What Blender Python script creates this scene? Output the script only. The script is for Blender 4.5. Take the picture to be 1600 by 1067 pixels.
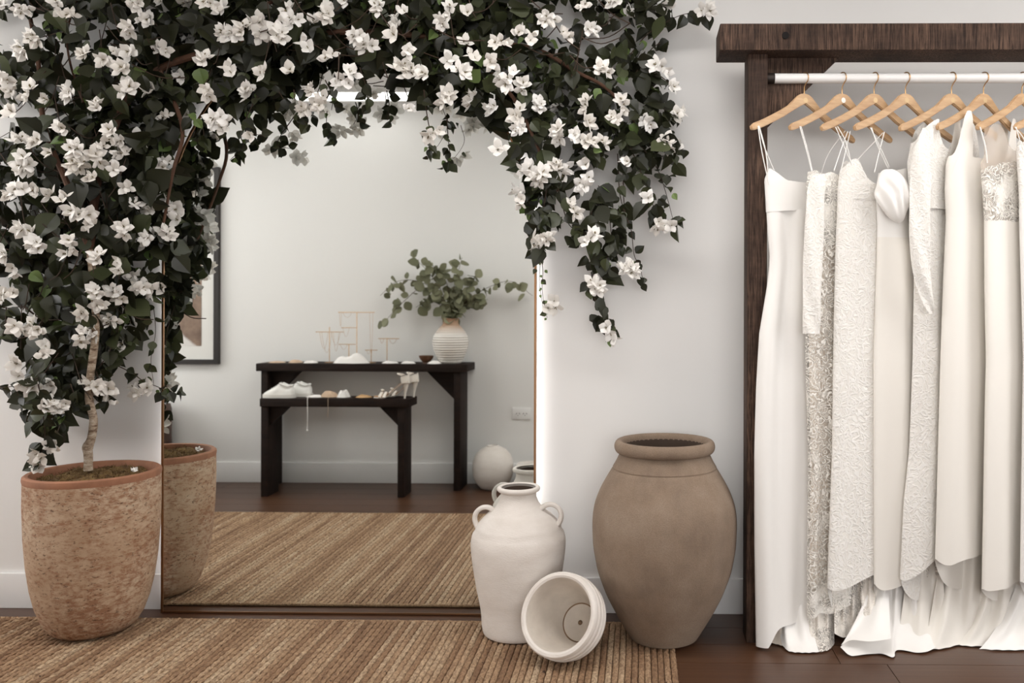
import bpy, bmesh, math, random
from mathutils import Vector, Matrix, Euler, noise
PI = math.pi
for o in list(bpy.data.objects): bpy.data.objects.remove(o, do_unlink=True)
SC = bpy.context.scene
COL = SC.collection
random.seed(7)

# ------------------------------------------------------------------ camera
F, CX, CY, CAMH = 1300.0, 980.0, 485.0, 1.087
YAW, ROLL = math.radians(0.876), 0.003
CROT = Matrix.Rotation(YAW, 3, 'Z') @ Matrix.Rotation(PI/2, 3, 'X') @ Matrix.Rotation(ROLL, 3, 'Z')
cd = bpy.data.cameras.new('camera'); cam = bpy.data.objects.new('camera', cd); COL.objects.link(cam)
cam.location = (0, 0, CAMH); cam.rotation_euler = CROT.to_euler()
cd.sensor_width = 36; cd.lens = F/1600*36
cd.shift_x = (800-CX)/1600; cd.shift_y = (CY-533.5)/1600
cd.clip_start = 0.02
cd.dof.use_dof = True; cd.dof.focus_distance = 2.72; cd.dof.aperture_fstop = 2.8
SC.camera = cam
vs = SC.view_settings
vs.view_transform = 'Standard'; vs.look = 'None'; vs.gamma = 1; vs.use_curve_mapping = False
vs.exposure = 0.36

# ------------------------------------------------------------------ world and large lights
W = bpy.data.worlds.new('world'); SC.world = W; W.use_nodes = True
W.node_tree.nodes['Background'].inputs[0].default_value = (0.92, 0.95, 1.0, 1)
W.node_tree.nodes['Background'].inputs[1].default_value = 0.6
def area(name, loc, rot, sx, sy, power, col):
    l = bpy.data.lights.new(name, 'AREA'); l.shape = 'RECTANGLE'; l.size = sx; l.size_y = sy
    l.energy = power; l.color = col
    o = bpy.data.objects.new(name, l); COL.objects.link(o); o.location = loc; o.rotation_euler = rot
    return o
# daylight through the shop window behind the camera and through the side window
area('shopfront_daylight', (0.9, -3.62, 1.35), (-PI/2, 0, PI), 3.2, 1.9, 74, (1.0, 0.985, 0.97))
area('side_window_daylight', (3.42, 1.6, 1.35), (0, PI/2, 0), 1.5, 1.2, 25, (1.0, 0.985, 0.97))
PANEL_STRENGTH = 3.0; FILL_STRENGTH = 5.6
area('left_fill_light', (-4.42, 1.75, 1.35), (0, -PI/2, 0), 1.5, 1.5, 28, (1.0, .98, .96))  # unseen left light, added to brighten the room and opposite wall
LED_STRENGTH = 8.0

# ------------------------------------------------------------------ pixel helpers
YM = 2.95            # mirror glass plane
YWALL = 3.0          # wall behind the mirror
YNEAR = 0.695        # opposite wall (seen in the mirror)
CEIL = 2.384
def ray(px, py): return CROT @ Vector(((px-CX)/F, -(py-CY)/F, -1))
def P(px, py, Y):
    v = ray(px, py); t = Y/v.y
    return Vector((v.x*t, Y, CAMH+v.z*t))
def PM(px, py, Yv):
    p = P(px, py, Yv); return Vector((p.x, 2*YM-Yv, p.z))
def FL(px, py, z=0.0):
    v = ray(px, py); t = (z-CAMH)/v.z
    return Vector((v.x*t, v.y*t, z))
def lerp(a, b, t): return a+(b-a)*t
def interp(tab, x):
    if x <= tab[0][0]: return tab[0][1]
    for (a, u), (b, v) in zip(tab, tab[1:]):
        if x <= b: return u+(v-u)*(x-a)/(b-a) if b > a else v
    return tab[-1][1]

# ------------------------------------------------------------------ object helpers
def tag(o, label=None, cat=None, group=None, kind=None):
    if label: o['label'] = label
    if cat: o['category'] = cat
    if group: o['group'] = group
    if kind: o['kind'] = kind
    return o
def empty(name, loc=(0, 0, 0), rz=0.0):
    o = bpy.data.objects.new(name, None); COL.objects.link(o)
    o.location = loc; o.rotation_euler = (0, 0, rz); o.empty_display_size = .05
    return o
class MB:
    def __init__(s): s.v = []; s.f = []; s.m = []
    def add(s, vs, fs, mi=0):
        n = len(s.v); s.v += [tuple(v) for v in vs]
        s.f += [tuple(i+n for i in f) for f in fs]; s.m += [mi]*len(fs)
        return s
    def box(s, lo, hi, mi=0, bev=0.0):
        x0, y0, z0 = lo; x1, y1, z1 = hi
        if bev <= 0:
            vs = [(x, y, z) for z in (z0, z1) for y in (y0, y1) for x in (x0, x1)]
            s.add(vs, [(0, 2, 3, 1), (4, 5, 7, 6), (0, 1, 5, 4), (2, 6, 7, 3), (0, 4, 6, 2), (1, 3, 7, 5)], mi)
        else:
            bm = bmesh.new(); bmesh.ops.create_cube(bm, size=1)
            for v in bm.verts:
                v.co = Vector((lerp(x0, x1, v.co.x+.5), lerp(y0, y1, v.co.y+.5), lerp(z0, z1, v.co.z+.5)))
            bmesh.ops.bevel(bm, geom=bm.edges[:]+bm.verts[:], offset=bev, segments=2, profile=.6, affect='EDGES')
            s.bm(bm, mi)
        return s
    def bm(s, bm, mi=0):
        bm.verts.ensure_lookup_table(); bm.verts.index_update()
        s.add([v.co[:] for v in bm.verts], [[v.index for v in f.verts] for f in bm.faces], mi); bm.free()
        return s
    def tube(s, pts, rad, seg=8, mi=0, caps=True, flat=1.0):
        pts = [Vector(p) for p in pts]; n = len(pts)
        if not hasattr(rad, '__len__'): rad = [rad]*n
        vs = []; up = None
        for i, p in enumerate(pts):
            t = (pts[min(i+1, n-1)]-pts[max(i-1, 0)])
            t = t.normalized() if t.length > 1e-9 else Vector((0, 0, 1))
            if up is None:
                up = Vector((0, 1, 0)) if abs(t.y) < .9 else Vector((1, 0, 0))
            up = (up-t*up.dot(t)).normalized(); sd = t.cross(up)
            for k in range(seg):
                a = 2*PI*k/seg
                vs.append(p+(sd*math.cos(a)+up*math.sin(a)*flat)*rad[i])
        fs = [(i*seg+k, i*seg+(k+1) % seg, (i+1)*seg+(k+1) % seg, (i+1)*seg+k) for i in range(n-1) for k in range(seg)]
        if caps: fs += [tuple(range(seg))[::-1], tuple(range((n-1)*seg, n*seg))]
        return s.add(vs, fs, mi)
    def lathe(s, prof, seg=48, mi=0, mat=None, close=False, fn=None):
        vs = []
        for i, (r, z) in enumerate(prof):
            for k in range(seg):
                a = 2*PI*k/seg; rr = r
                if fn: rr, zz = fn(r, z, a)
                else: zz = z
                v = Vector((rr*math.cos(a), rr*math.sin(a), zz))
                vs.append(mat @ v if mat else v)
        n = len(prof); fs = []
        for i in range(n-1):
            for k in range(seg):
                k2 = (k+1) % seg
                fs.append((i*seg+k, i*seg+k2, (i+1)*seg+k2, (i+1)*seg+k))
        return s.add(vs, fs, mi)
    def grid(s, nu, nv, fn, mi=0, wrap=False):
        vs = [fn(i/(nu if wrap else nu-1), j/(nv-1)) for j in range(nv) for i in range(nu)]
        fs = []
        for j in range(nv-1):
            for i in range(nu if wrap else nu-1):
                i2 = (i+1) % nu
                fs.append((j*nu+i, j*nu+i2, (j+1)*nu+i2, (j+1)*nu+i))
        return s.add(vs, fs, mi)
    def prism(s, poly, axis, lo, hi, mi=0):
        n = len(poly); vs = []
        for h in (lo, hi):
            for a, b in poly:
                vs.append((h, a, b) if axis == 'x' else (a, h, b) if axis == 'y' else (a, b, h))
        fs = [tuple(range(n))[::-1], tuple(range(n, 2*n))]+[(i, (i+1) % n, n+(i+1) % n, n+i) for i in range(n)]
        return s.add(vs, fs, mi)
    def xf(s, M): s.v = [tuple(M @ Vector(v)) for v in s.v]; return s
    def mesh(s, name, mats, smooth=True, angle=40):
        me = bpy.data.meshes.new(name); me.from_pydata(s.v, [], s.f)
        if not isinstance(mats, (list, tuple)): mats = [mats]
        for m in mats: me.materials.append(m)
        if len(mats) > 1: me.polygons.foreach_set('material_index', s.m)
        bm = bmesh.new(); bm.from_mesh(me); bmesh.ops.recalc_face_normals(bm, faces=bm.faces[:]); bm.to_mesh(me); bm.free()
        if smooth:
            me.polygons.foreach_set('use_smooth', [True]*len(me.polygons))
            me.set_sharp_from_angle(angle=math.radians(angle))
        me.update(); return me
    def build(s, name, mats, parent=None, smooth=True, angle=40):
        return link(name, s.mesh(name, mats, smooth, angle), parent)
def link(name, me, parent=None, loc=None, rot=None, scale=None):
    o = bpy.data.objects.new(name, me); COL.objects.link(o)
    if parent: o.parent = parent
    if loc is not None: o.location = loc
    if rot is not None: o.rotation_euler = rot
    if scale is not None: o.scale = scale if hasattr(scale, '__len__') else (scale,)*3
    return o

# ------------------------------------------------------------------ materials
def S(r, g, b):
    f = lambda c: c/12.92 if c <= .04045 else ((c+.055)/1.055)**2.4
    return (f(r/255), f(g/255), f(b/255), 1)
class NM:
    def __init__(s, name):
        s.m = bpy.data.materials.new(name); s.m.use_nodes = True; s.t = s.m.node_tree; s.n = s.t.nodes; s.l = s.t.links
        s.b = s.n['Principled BSDF']
    def node(s, ty, **kw):
        n = s.n.new(ty)
        for k, v in kw.items():
            if k in n.inputs: n.inputs[k].default_value = v
            else: setattr(n, k, v)
        return n
    def lk(s, a, b): s.l.new(a, b)
    def coord(s, kind='Object', scale=(1, 1, 1), rot=(0, 0, 0), rnd=False):
        tc = s.node('ShaderNodeTexCoord'); mp = s.node('ShaderNodeMapping')
        mp.inputs['Scale'].default_value = scale; mp.inputs['Rotation'].default_value = rot
        s.lk(tc.outputs[kind], mp.inputs[0])
        if rnd:
            oi = s.node('ShaderNodeObjectInfo'); ml = s.node('ShaderNodeMath', operation='MULTIPLY'); ml.inputs[1].default_value = 37.0
            s.lk(oi.outputs['Random'], ml.inputs[0])
            ad = s.node('ShaderNodeVectorMath', operation='ADD'); s.lk(mp.outputs[0], ad.inputs[0]); s.lk(ml.outputs[0], ad.inputs[1])
            return ad.outputs[0]
        return mp.outputs[0]
    def noise(s, vec, scale, detail=4, rough=.6, dist=0.0):
        n = s.node('ShaderNodeTexNoise', Scale=scale, Detail=detail, Roughness=rough, Distortion=dist); s.lk(vec, n.inputs['Vector']); return n.outputs[0]
    def ramp(s, fac, stops):
        r = s.node('ShaderNodeValToRGB'); e = r.color_ramp.elements
        while len(e) < len(stops): e.new(.5)
        for i, (p, c) in enumerate(stops): e[i].position = p; e[i].color = c if len(c) == 4 else (*c, 1)
        s.lk(fac, r.inputs[0]); return r.outputs[0]
    def mix(s, fac, a, b, mode='MIX'):
        m = s.node('ShaderNodeMix', data_type='RGBA', blend_type=mode)
        for src, i in ((fac, 0), (a, 6), (b, 7)):
            if isinstance(src, (int, float)): m.inputs[i].default_value = src
            elif isinstance(src, tuple): m.inputs[i].default_value = src
            else: s.lk(src, m.inputs[i])
        return m.outputs[2]
    def math(s, op, a, b=None):
        m = s.node('ShaderNodeMath', operation=op)
        for i, x in enumerate((a, b)):
            if x is None: continue
            if isinstance(x, (int, float)): m.inputs[i].default_value = x
            else: s.lk(x, m.inputs[i])
        return m.outputs[0]
    def bump(s, h, strength=.3, dist=.01, prev=None):
        b = s.node('ShaderNodeBump', Strength=strength, Distance=dist); s.lk(h, b.inputs['Height'])
        if prev is not None: s.lk(prev, b.inputs['Normal'])
        s.lk(b.outputs[0], s.b.inputs['Normal']); return b.outputs[0]
    def col(s, c):
        if isinstance(c, tuple): s.b.inputs['Base Color'].default_value = c
        else: s.lk(c, s.b.inputs['Base Color'])
    def set(s, **kw):
        for k, v in kw.items(): s.b.inputs[k.replace('_', ' ')].default_value = v
        return s
def plain(name, c, rough=.6, metal=0.0, nscale=0, var=.12, bump=0.0, **kw):
    m = NM(name); m.set(Roughness=rough, Metallic=metal, **kw)
    if nscale:
        f = m.noise(m.coord(rnd=True), nscale, 5)
        d = tuple(x*(1-var) for x in c[:3])+(1,); l = tuple(min(1, x*(1+var)) for x in c[:3])+(1,)
        m.col(m.ramp(f, [(.3, d), (.7, l)]))
        if bump: m.bump(f, bump, .004)
    else: m.col(c)
    return m.m
def emis(name, c, st):
    m = NM(name); m.col((0, 0, 0, 1)); m.set(Emission_Color=c, Emission_Strength=st); return m.m

def wall_mat(name, c):
    m = NM(name); v = m.coord(); f = m.noise(v, 1.3, 3); g = m.noise(v, 260, 3)
    m.col(m.ramp(f, [(.3, tuple(x*.97 for x in c[:3])+(1,)), (.7, c)])); m.set(Roughness=.72); m.bump(g, .06, .002); return m.m
M_WALL = wall_mat('white wall paint', (.80, .79, .775, 1))
M_CEIL = wall_mat('ceiling paint', (.80, .79, .78, 1))
M_TRIM = plain('white trim paint', (.80, .79, .78, 1), .45, nscale=6, var=.02)
def floor_mat():
    m = NM('dark walnut floor'); v = m.coord(scale=(1.2, 14, 14), rnd=True); f = m.noise(v, 3.0, 8, .65, .6)
    oi = m.node('ShaderNodeObjectInfo')
    base = m.ramp(f, [(.25, S(54, 35, 23)), (.5, S(80, 53, 36)), (.75, S(104, 72, 50))])
    m.col(m.mix(m.math('MULTIPLY', oi.outputs['Random'], .45), base, S(62, 38, 26)))
    m.set(Roughness=.38); m.bump(f, .12, .002); return m.m
M_FLOOR = floor_mat()
def dark_wood(name, ang):
    m = NM(name); v = m.coord(); f = m.noise(m.coord(scale=(2.5, 18, 18)), 3, 6, .65, .4)
    st = m.noise(m.coord(scale=(95, 95, 5), rot=(0, math.radians(ang), 0)), 2.2, 6, .7, .3)
    c = m.ramp(f, [(.25, S(28, 18, 13)), (.55, S(40, 27, 20)), (.8, S(57, 40, 31))])
    pat = m.math('MULTIPLY', m.ramp(m.noise(v, 4, 4), [(.36, (.2, .2, .2, 1)), (.6, (1, 1, 1, 1))]), m.ramp(st, [(.40, (0, 0, 0, 1)), (.62, (1, 1, 1, 1))]))
    m.col(m.mix(m.math('MULTIPLY', pat, .8), c, S(118, 92, 76)))
    m.b.inputs['Specular IOR Level'].default_value = .25; m.set(Roughness=.75); m.bump(m.mix(.5, f, st), .4, .004); return m.m
M_DARK = dark_wood('dark stained timber', -22)
M_DARKP = dark_wood('dark stained post timber', 78)
def table_wood():
    m = NM('near black timber'); f = m.noise(m.coord(scale=(3, 14, 14)), 3, 6, .65)
    m.col(m.ramp(f, [(.3, S(20, 12, 8)), (.7, S(40, 26, 19))])); m.b.inputs['Specular IOR Level'].default_value = .22; m.set(Roughness=.7); m.bump(f, .3, .003); return m.m
M_TABLE = table_wood()
def braid_mat():
    m = NM('jute braid'); oi = m.node('ShaderNodeObjectInfo')
    v = m.coord(scale=(1, 1, 1), rnd=True)
    lng = m.noise(m.coord(scale=(6, 2.2, 6), rnd=True), 2.2, 3, .6)
    fib = m.noise(m.coord(scale=(1, .7, 1), rnd=True), 120, 5, .75)
    a = m.math('ADD', m.math('MULTIPLY', oi.outputs['Random'], .42), m.math('MULTIPLY', lng, .62))
    c = m.ramp(a, [(.18, S(116, 86, 62)), (.38, S(154, 122, 92)), (.6, S(182, 152, 120)), (.85, S(206, 184, 154))])
    c = m.mix(m.math('MULTIPLY', m.ramp(fib, [(.40, (1, 1, 1, 1)), (.58, (0, 0, 0, 1))]), .7), c, S(92, 64, 44))
    spk = m.ramp(m.noise(v, 46, 2), [(.70, (0, 0, 0, 1)), (.75, (1, 1, 1, 1))])
    m.col(m.mix(spk, c, S(66, 44, 30))); m.set(Roughness=.9); m.bump(fib, .8, .004); return m.m
M_BRAID = braid_mat()
def pot_mat():
    m = NM('weathered terracotta'); v = m.coord()
    a = m.noise(v, 5, 5, .6); b = m.noise(m.coord(scale=(1, 1, 2.2)), 38, 5, .75); c = m.noise(m.coord(scale=(1, 1, 2.0)), 75, 3)
    base = m.ramp(a, [(.3, S(164, 134, 106)), (.5, S(186, 160, 134)), (.7, S(196, 176, 152))])
    rust = m.ramp(m.math('ADD', m.math('MULTIPLY', b, .6), m.math('MULTIPLY', m.noise(v, 4.2, 4), .4)), [(.455, (0, 0, 0, 1)), (.57, (1, 1, 1, 1))])
    col = m.mix(m.math('MULTIPLY', rust, .85), base, S(140, 96, 68))
    blk = m.ramp(c, [(.60, (0, 0, 0, 1)), (.66, (1, 1, 1, 1))])
    m.col(m.mix(m.math('MULTIPLY', blk, .75), col, S(84, 58, 40))); m.set(Roughness=.85); m.bump(b, .35, .004); return m.m
M_POT = pot_mat()
M_TERRA = plain('terracotta rim', S(150, 104, 78), .75, nscale=22, var=.16, bump=.2)
def jar_mat():
    m = NM('sandy brown stoneware'); v = m.coord(); a = m.noise(v, 4.5, 5, .6); g = m.noise(v, 300, 3, .7)
    c = m.ramp(a, [(.3, S(108, 88, 72)), (.5, S(131, 110, 91)), (.7, S(150, 131, 113))])
    st = m.noise(m.coord(scale=(9, 9, 1.2)), 3, 4)
    c = m.mix(m.math('MULTIPLY', st, .3), c, S(172, 160, 146))
    m.col(m.mix(m.math('MULTIPLY', m.ramp(g, [(.35, (1, 1, 1, 1)), (.6, (0, 0, 0, 1))]), .3), c, S(96, 78, 62)))
    m.set(Roughness=.88); m.bump(g, .5, .003); return m.m
M_JAR = jar_mat()
def white_clay(name, c, d):
    m = NM(name); v = m.coord(); a = m.noise(m.coord(scale=(1, 1, 3)), 7, 5, .6); g = m.noise(m.coord(scale=(1, 1, 3)), 110, 4, .7)
    m.col(m.mix(m.math('MULTIPLY', g, .25), m.ramp(a, [(.3, d), (.7, c)]), d)); m.set(Roughness=.88); m.bump(g, .45, .003); return m.m
M_CLAY = white_clay('chalky white clay', S(228, 222, 216), S(210, 202, 194))
M_CLAYIN = plain('clay inside', S(205, 196, 185), .9, nscale=14, var=.1)
M_CLAYD = plain('clay dirt ring', S(128, 104, 82), .95, nscale=30, var=.3)
M_SHADEIN = plain('shade painted vessel inside', S(70, 56, 46), .9, nscale=12)  # shade in the vessel mouths is put into this dark colour
def moss_mat():
    m = NM('dry moss'); v = m.coord(); a = m.noise(v, 38, 6, .75)
    m.col(m.ramp(a, [(.3, S(62, 44, 26)), (.48, S(104, 78, 44)), (.62, S(134, 110, 66)), (.75, S(150, 132, 84))])); m.set(Roughness=.95); m.bump(a, 1.0, .012); return m.m
M_MOSS = moss_mat()
def bark_mat():
    m = NM('pale bark'); a = m.noise(m.coord(scale=(1, 1, 2.5)), 30, 5, .7)
    m.col(m.ramp(a, [(.35, S(96, 72, 54)), (.52, S(168, 150, 130)), (.7, S(206, 194, 178))])); m.set(Roughness=.85); m.bump(a, .6, .005); return m.m
M_BARK = bark_mat()
M_BRANCH = plain('brown branch', S(84, 56, 40), .8, nscale=30, var=.3, bump=.4)
M_TWIG = plain('thin twig', S(62, 46, 34), .75)
def leaf_mat(name, a, b, rough=.36):
    m = NM(name); v = m.coord('Generated'); oi = m.node('ShaderNodeObjectInfo'); g = m.node('ShaderNodeNewGeometry')
    f = m.math('FRACT', m.math('ADD', oi.outputs['Random'], g.outputs['Random Per Island']))
    m.col(m.ramp(f, [(0, a), (1, b)])); m.set(Roughness=rough); m.b.inputs['Specular IOR Level'].default_value = .34
    tr = m.node('ShaderNodeBsdfTranslucent'); tr.inputs[0].default_value = tuple(x*1.6 for x in b[:3])+(1,)
    mx = m.node('ShaderNodeMixShader'); mx.inputs[0].default_value = .12
    out = m.n['Material Output']; m.lk(m.b.outputs[0], mx.inputs[1]); m.lk(tr.outputs[0], mx.inputs[2]); m.lk(mx.outputs[0], out.inputs[0])
    return m.m
M_LEAF = leaf_mat('dark bougainvillea leaf', S(30, 31, 21), S(50, 52, 35), .33)
M_LEAF2 = leaf_mat('mid green leaf', S(48, 53, 34), S(74, 79, 54), .33)
M_LEAF3 = leaf_mat('young green leaf', S(82, 104, 54), S(112, 130, 78))
M_EUC = leaf_mat('eucalyptus leaf', S(92, 94, 70), S(132, 132, 106), .6)
def petal_mat():
    m = NM('white bract'); oi = m.node('ShaderNodeObjectInfo')
    m.col(m.ramp(oi.outputs['Random'], [(0, S(240, 235, 228)), (1, S(251, 249, 246))])); m.set(Roughness=.6)
    tr = m.node('ShaderNodeBsdfTranslucent'); tr.inputs[0].default_value = (.8, .78, .74, 1)
    mx = m.node('ShaderNodeMixShader'); mx.inputs[0].default_value = .25
    out = m.n['Material Output']; m.lk(m.b.outputs[0], mx.inputs[1]); m.lk(tr.outputs[0], mx.inputs[2]); m.lk(mx.outputs[0], out.inputs[0]); return m.m
M_PETAL = petal_mat()
M_STAMEN = plain('stamen', S(120, 108, 72), .7)
M_BRONZE = plain('brushed bronze frame', S(150, 112, 80), .32, .9)
M_BACK = plain('mirror back board', S(70, 60, 52), .8)
m = NM('silvered glass'); m.col((.86, .885, .87, 1)); m.set(Roughness=.0, Metallic=1.0); M_MIRROR = m.m
M_LED = emis('led strip', (1, .97, .95, 1), LED_STRENGTH)
M_PANEL = emis('ceiling light diffuser', (1, .965, .93, 1), PANEL_STRENGTH)
M_FILL = emis('added fill panel', (1, .965, .93, 1), FILL_STRENGTH)  # glow of the unseen panels added to brighten walls and floor
M_ROD = plain('white rail enamel', S(226, 224, 222), .35)
M_METALD = plain('dark socket metal', S(52, 44, 40), .5, .6)
M_GOLD = plain('thin gold wire', S(176, 140, 98), .3, .95)
def hanger_mat():
    m = NM('beech hanger'); f = m.noise(m.coord(scale=(2, 14, 14), rnd=True), 6, 5, .6)
    m.col(m.ramp(f, [(.3, S(180, 142, 104)), (.7, S(206, 172, 132))])); m.set(Roughness=.42); return m.m
M_HANGER = hanger_mat()
M_EMB = plain('worn gold emblem', S(206, 178, 136), .4, .4)
M_EMBW = plain('white sticker', S(238, 234, 228), .5)

# ------------------------------------------------------------------ the room
XL, XR, YB = -4.3, 3.3, -3.5          # left wall, right wall, shopfront wall
XD = -0.56                            # end of the opposite wall: the camera stands in the opening beside it
def plank_floor():
    fl = MB().box((XL, YB, -.08), (XR, YWALL, -.012)).build('floor', M_FLOOR, None, False); tag(fl, kind='structure')
    rng = random.Random(3); w = .142; y = YWALL; L = 1.9
    me = MB().box((-.5, -.5, -.012), (.5, .5, 0)).mesh('plank', M_FLOOR, False)
    r = 0
    while y > YB:
        x = XL - rng.random()*1.2
        while x < XR:
            l = rng.choice((1.5, 1.9, 2.2)); a, b = max(x, XL), min(x+l, XR)
            if b-a > .02:
                link('plank', me, fl, ((a+b)/2, y-w/2, rng.uniform(-.0004, 0)), None, (b-a-.0025, min(w, y-YB)-.0025, 1))
            x += l
        y -= w; r += 1
    return fl
plank_floor()
tag(MB().box((XL, YB, CEIL), (XR, YWALL, CEIL+.08)).build('ceiling', M_CEIL, None, False), kind='structure')
tag(MB().box((XL-.1, YWALL, 0), (XR+.1, YWALL+.1, CEIL)).build('wall_back', M_WALL, None, False), kind='structure')
tag(MB().box((XL, YNEAR-.14, 0), (XD, YNEAR, CEIL)).build('wall_front', M_WALL, None, False), kind='structure')
tag(MB().box((XL-.1, YNEAR-.14, 0), (XL, 1.0, CEIL)).box((XL-.1, 2.5, 0), (XL, YWALL, CEIL)).box((XL-.1, 1.0, 0), (XL, 2.5, .6)).box((XL-.1, 1.0, 2.1), (XL, 2.5, CEIL)).build('wall_left', M_WALL, None, False), kind='structure')
w3 = MB().box((XL-.07, 1.0, .6), (XL-.02, 1.05, 2.1)).box((XL-.07, 2.45, .6), (XL-.02, 2.5, 2.1)).box((XL-.07, 1.05, .6), (XL-.02, 2.45, .65)).box((XL-.07, 1.05, 2.05), (XL-.02, 2.45, 2.1)).box((XL-.07, 1.73, .65), (XL-.02, 1.77, 2.05))  # frame of the added left opening that lets the fill light in
tag(w3.build('left_fill_window', M_TRIM, None, False), kind='structure')
tag(MB().box((XD-.0, YB, 0), (XD-.14, YNEAR-.14, CEIL)).build('wall_passage', M_WALL, None, False), kind='structure')
# right wall with a window opening
wr = MB()
wr.box((XR, YB, 0), (XR+.1, .8, CEIL)).box((XR, 2.4, 0), (XR+.1, YWALL, CEIL)).box((XR, .8, 0), (XR+.1, 2.4, .7)).box((XR, .8, 2.0), (XR+.1, 2.4, CEIL))
tag(wr.build('wall_right', M_WALL, None, False), kind='structure')
wf = MB()
wf.box((XD-.14, YB-.1, 0), (XR, YB, .35)).box((XD-.14, YB-.1, 2.32), (XR, YB, CEIL)).box((XD-.14, YB-.1, .35), (-.7+.0, YB, 2.32)).box((2.55, YB-.1, .35), (XR, YB, 2.32))
tag(wf.build('wall_shopfront', M_WALL, None, False), kind='structure')
w1 = MB().box((XR+.02, .8, .7), (XR+.07, .86, 2.0)).box((XR+.02, 2.34, .7), (XR+.07, 2.4, 2.0)).box((XR+.02, .86, .7), (XR+.07, 2.34, .76)).box((XR+.02, .86, 1.94), (XR+.07, 2.34, 2.0)).box((XR+.02, 1.58, .76), (XR+.07, 1.62, 1.94))
tag(w1.build('window_1', M_TRIM, None, False), kind='structure')
w2 = MB()
for x in (-.7, .38, 1.46, 2.5): w2.box((x, YB-.07, .35), (x+.05, YB-.02, 2.32))
w2.box((-.7, YB-.07, .35), (2.55, YB-.02, .4)).box((-.7, YB-.07, 2.27), (2.55, YB-.02, 2.32))
tag(w2.build('window_2', M_METALD, None, False), kind='structure')
BBH, BBT = .126, .016
def baseboard(name, x0, x1, y0, y1):
    mb = MB().box((x0, y0, 0), (x1, y1, BBH), bev=.003); tag(mb.build(name, M_TRIM, None), kind='structure')
baseboard('baseboard_back', XL, XR, YWALL-BBT, YWALL+.001)
baseboard('baseboard_front', XL, XD, YNEAR-.001, YNEAR+BBT)
baseboard('baseboard_left', XL-.001, XL+BBT, YNEAR+BBT, YWALL-BBT)
# ceiling light panels: the mirror shows the first; wide ones are unseen added fill
PANELS = [(-2.1, -1.36, .84, 1.04, 0, 'long ceiling light panel shown in the mirror above the console table'),
          (-3.5, -1.9, 1.6, 2.2, 1, 'wide unseen fill panel added above the planter side of the room'),
          (-1.0, .6, 1.6, 2.2, 1, 'wide unseen fill panel added above the middle of the room'),
          (1.1, 2.7, 1.6, 2.2, 1, 'wide unseen fill panel added above the clothing rack side of the room'),
          (.2, .94, -1.4, -1.2, 0, 'long ceiling light panel behind the camera')]
for x0, x1, y0, y1, wide, lb in PANELS:
    r = empty('ceiling_or_fill_panel', ((x0+x1)/2, (y0+y1)/2, CEIL)); tag(r, lb, 'ceiling light', 'ceiling light panels')
    hx, hy = (x1-x0)/2, (y1-y0)/2; t = .012
    MB().box((-hx-t, -hy-t, -.022), (hx+t, -hy, 0)).box((-hx-t, hy, -.022), (hx+t, hy+t, 0)).box((-hx-t, -hy, -.022), (-hx, hy, 0)).box((hx, -hy, -.022), (hx+t, hy, 0)).build('frame', M_TRIM, r, False)
    MB().box((-hx, -hy, -.016), (hx, hy, -.004)).build('diffuser', M_FILL if wide else M_PANEL, r, False)
# power outlet on the opposite wall
c = PM(815, 646, 2*YM-YNEAR-.004)
r = empty('power_outlet', (c.x, YNEAR, c.z)); tag(r, 'white double power outlet low on the wall right of the console table', 'outlet')
pl_ = MB().box((-.057, 0, -.036), (.057, .008, .036), bev=.003).build('plate', M_TRIM, r)
for sx in (-1, 1):
    k = MB(); cx = sx*.022
    for a in (-.6, .6): k.tube([(cx+a*.011, .0085, .006-abs(a)*.004), (cx+a*.02, .0085, -.004)], .0016, 6)
    k.tube([(cx, .0085, -.009), (cx, .0085, -.014)], .0016, 6)
    k.build('socket_slots', M_METALD, pl_)

# ------------------------------------------------------------------ arched mirror with light strip behind
MXL, MXR, MSP, MTOP = -1.709, -0.368, 1.30, 2.10
MCX, MA = (MXL+MXR)/2, (MXR-MXL)/2
def arch(inset, n=40, zb=0.0):
    pts = [(MXL+inset, zb), (MXL+inset, MSP)]
    for i in range(1, n):
        a = PI-PI*i/n; pts.append((MCX+(MA-inset)*math.cos(a), MSP+(MTOP-MSP-inset)*math.sin(a)))
    return pts+[(MXR-inset, MSP), (MXR-inset, zb)]
mir = empty('arched_mirror', (0, 0, 0)); tag(mir, 'tall arched floor mirror with thin bronze frame, backlit against the wall', 'mirror')
MB().prism(arch(.004, zb=.006), 'y', YM, YM+.006).build('glass', M_MIRROR, mir, False)
MB().prism(arch(.006, zb=.008), 'y', YM+.007, YM+.016).build('back_board', M_BACK, mir, False)
o_, i_ = arch(0, zb=.002), arch(.007, zb=.008); n = len(o_)
fb = MB(); y0, y1 = YM-.003, YM+.02
fb.add([(x, y0, z) for x, z in o_]+[(x, y0, z) for x, z in i_]+[(x, y1, z) for x, z in o_]+[(x, y1, z) for x, z in i_],
       [f for k in range(n) for j in [(k+1) % n] for f in ((k, j, n+j, n+k), (2*n+k, 3*n+k, 3*n+j, 2*n+j), (k, 2*n+k, 2*n+j, j), (n+k, n+j, 3*n+j, 3*n+k))])
fb.build('frame', M_BRONZE, mir, False)
o_, i_ = arch(.012, zb=.05), arch(.022, zb=.05); n = len(o_); lb = MB(); y0, y1 = YM+.0165, YM+.022
lb.add([(x, y0, z) for x, z in o_]+[(x, y0, z) for x, z in i_]+[(x, y1, z) for x, z in o_]+[(x, y1, z) for x, z in i_],
       [f for k in range(n-1) for j in [k+1] for f in ((k, j, n+j, n+k), (2*n+k, 3*n+k, 3*n+j, 2*n+j), (k, 2*n+k, 2*n+j, j), (n+k, n+j, 3*n+j, 3*n+k))])
lb.build('light_strip', M_LED, mir, False)

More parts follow.
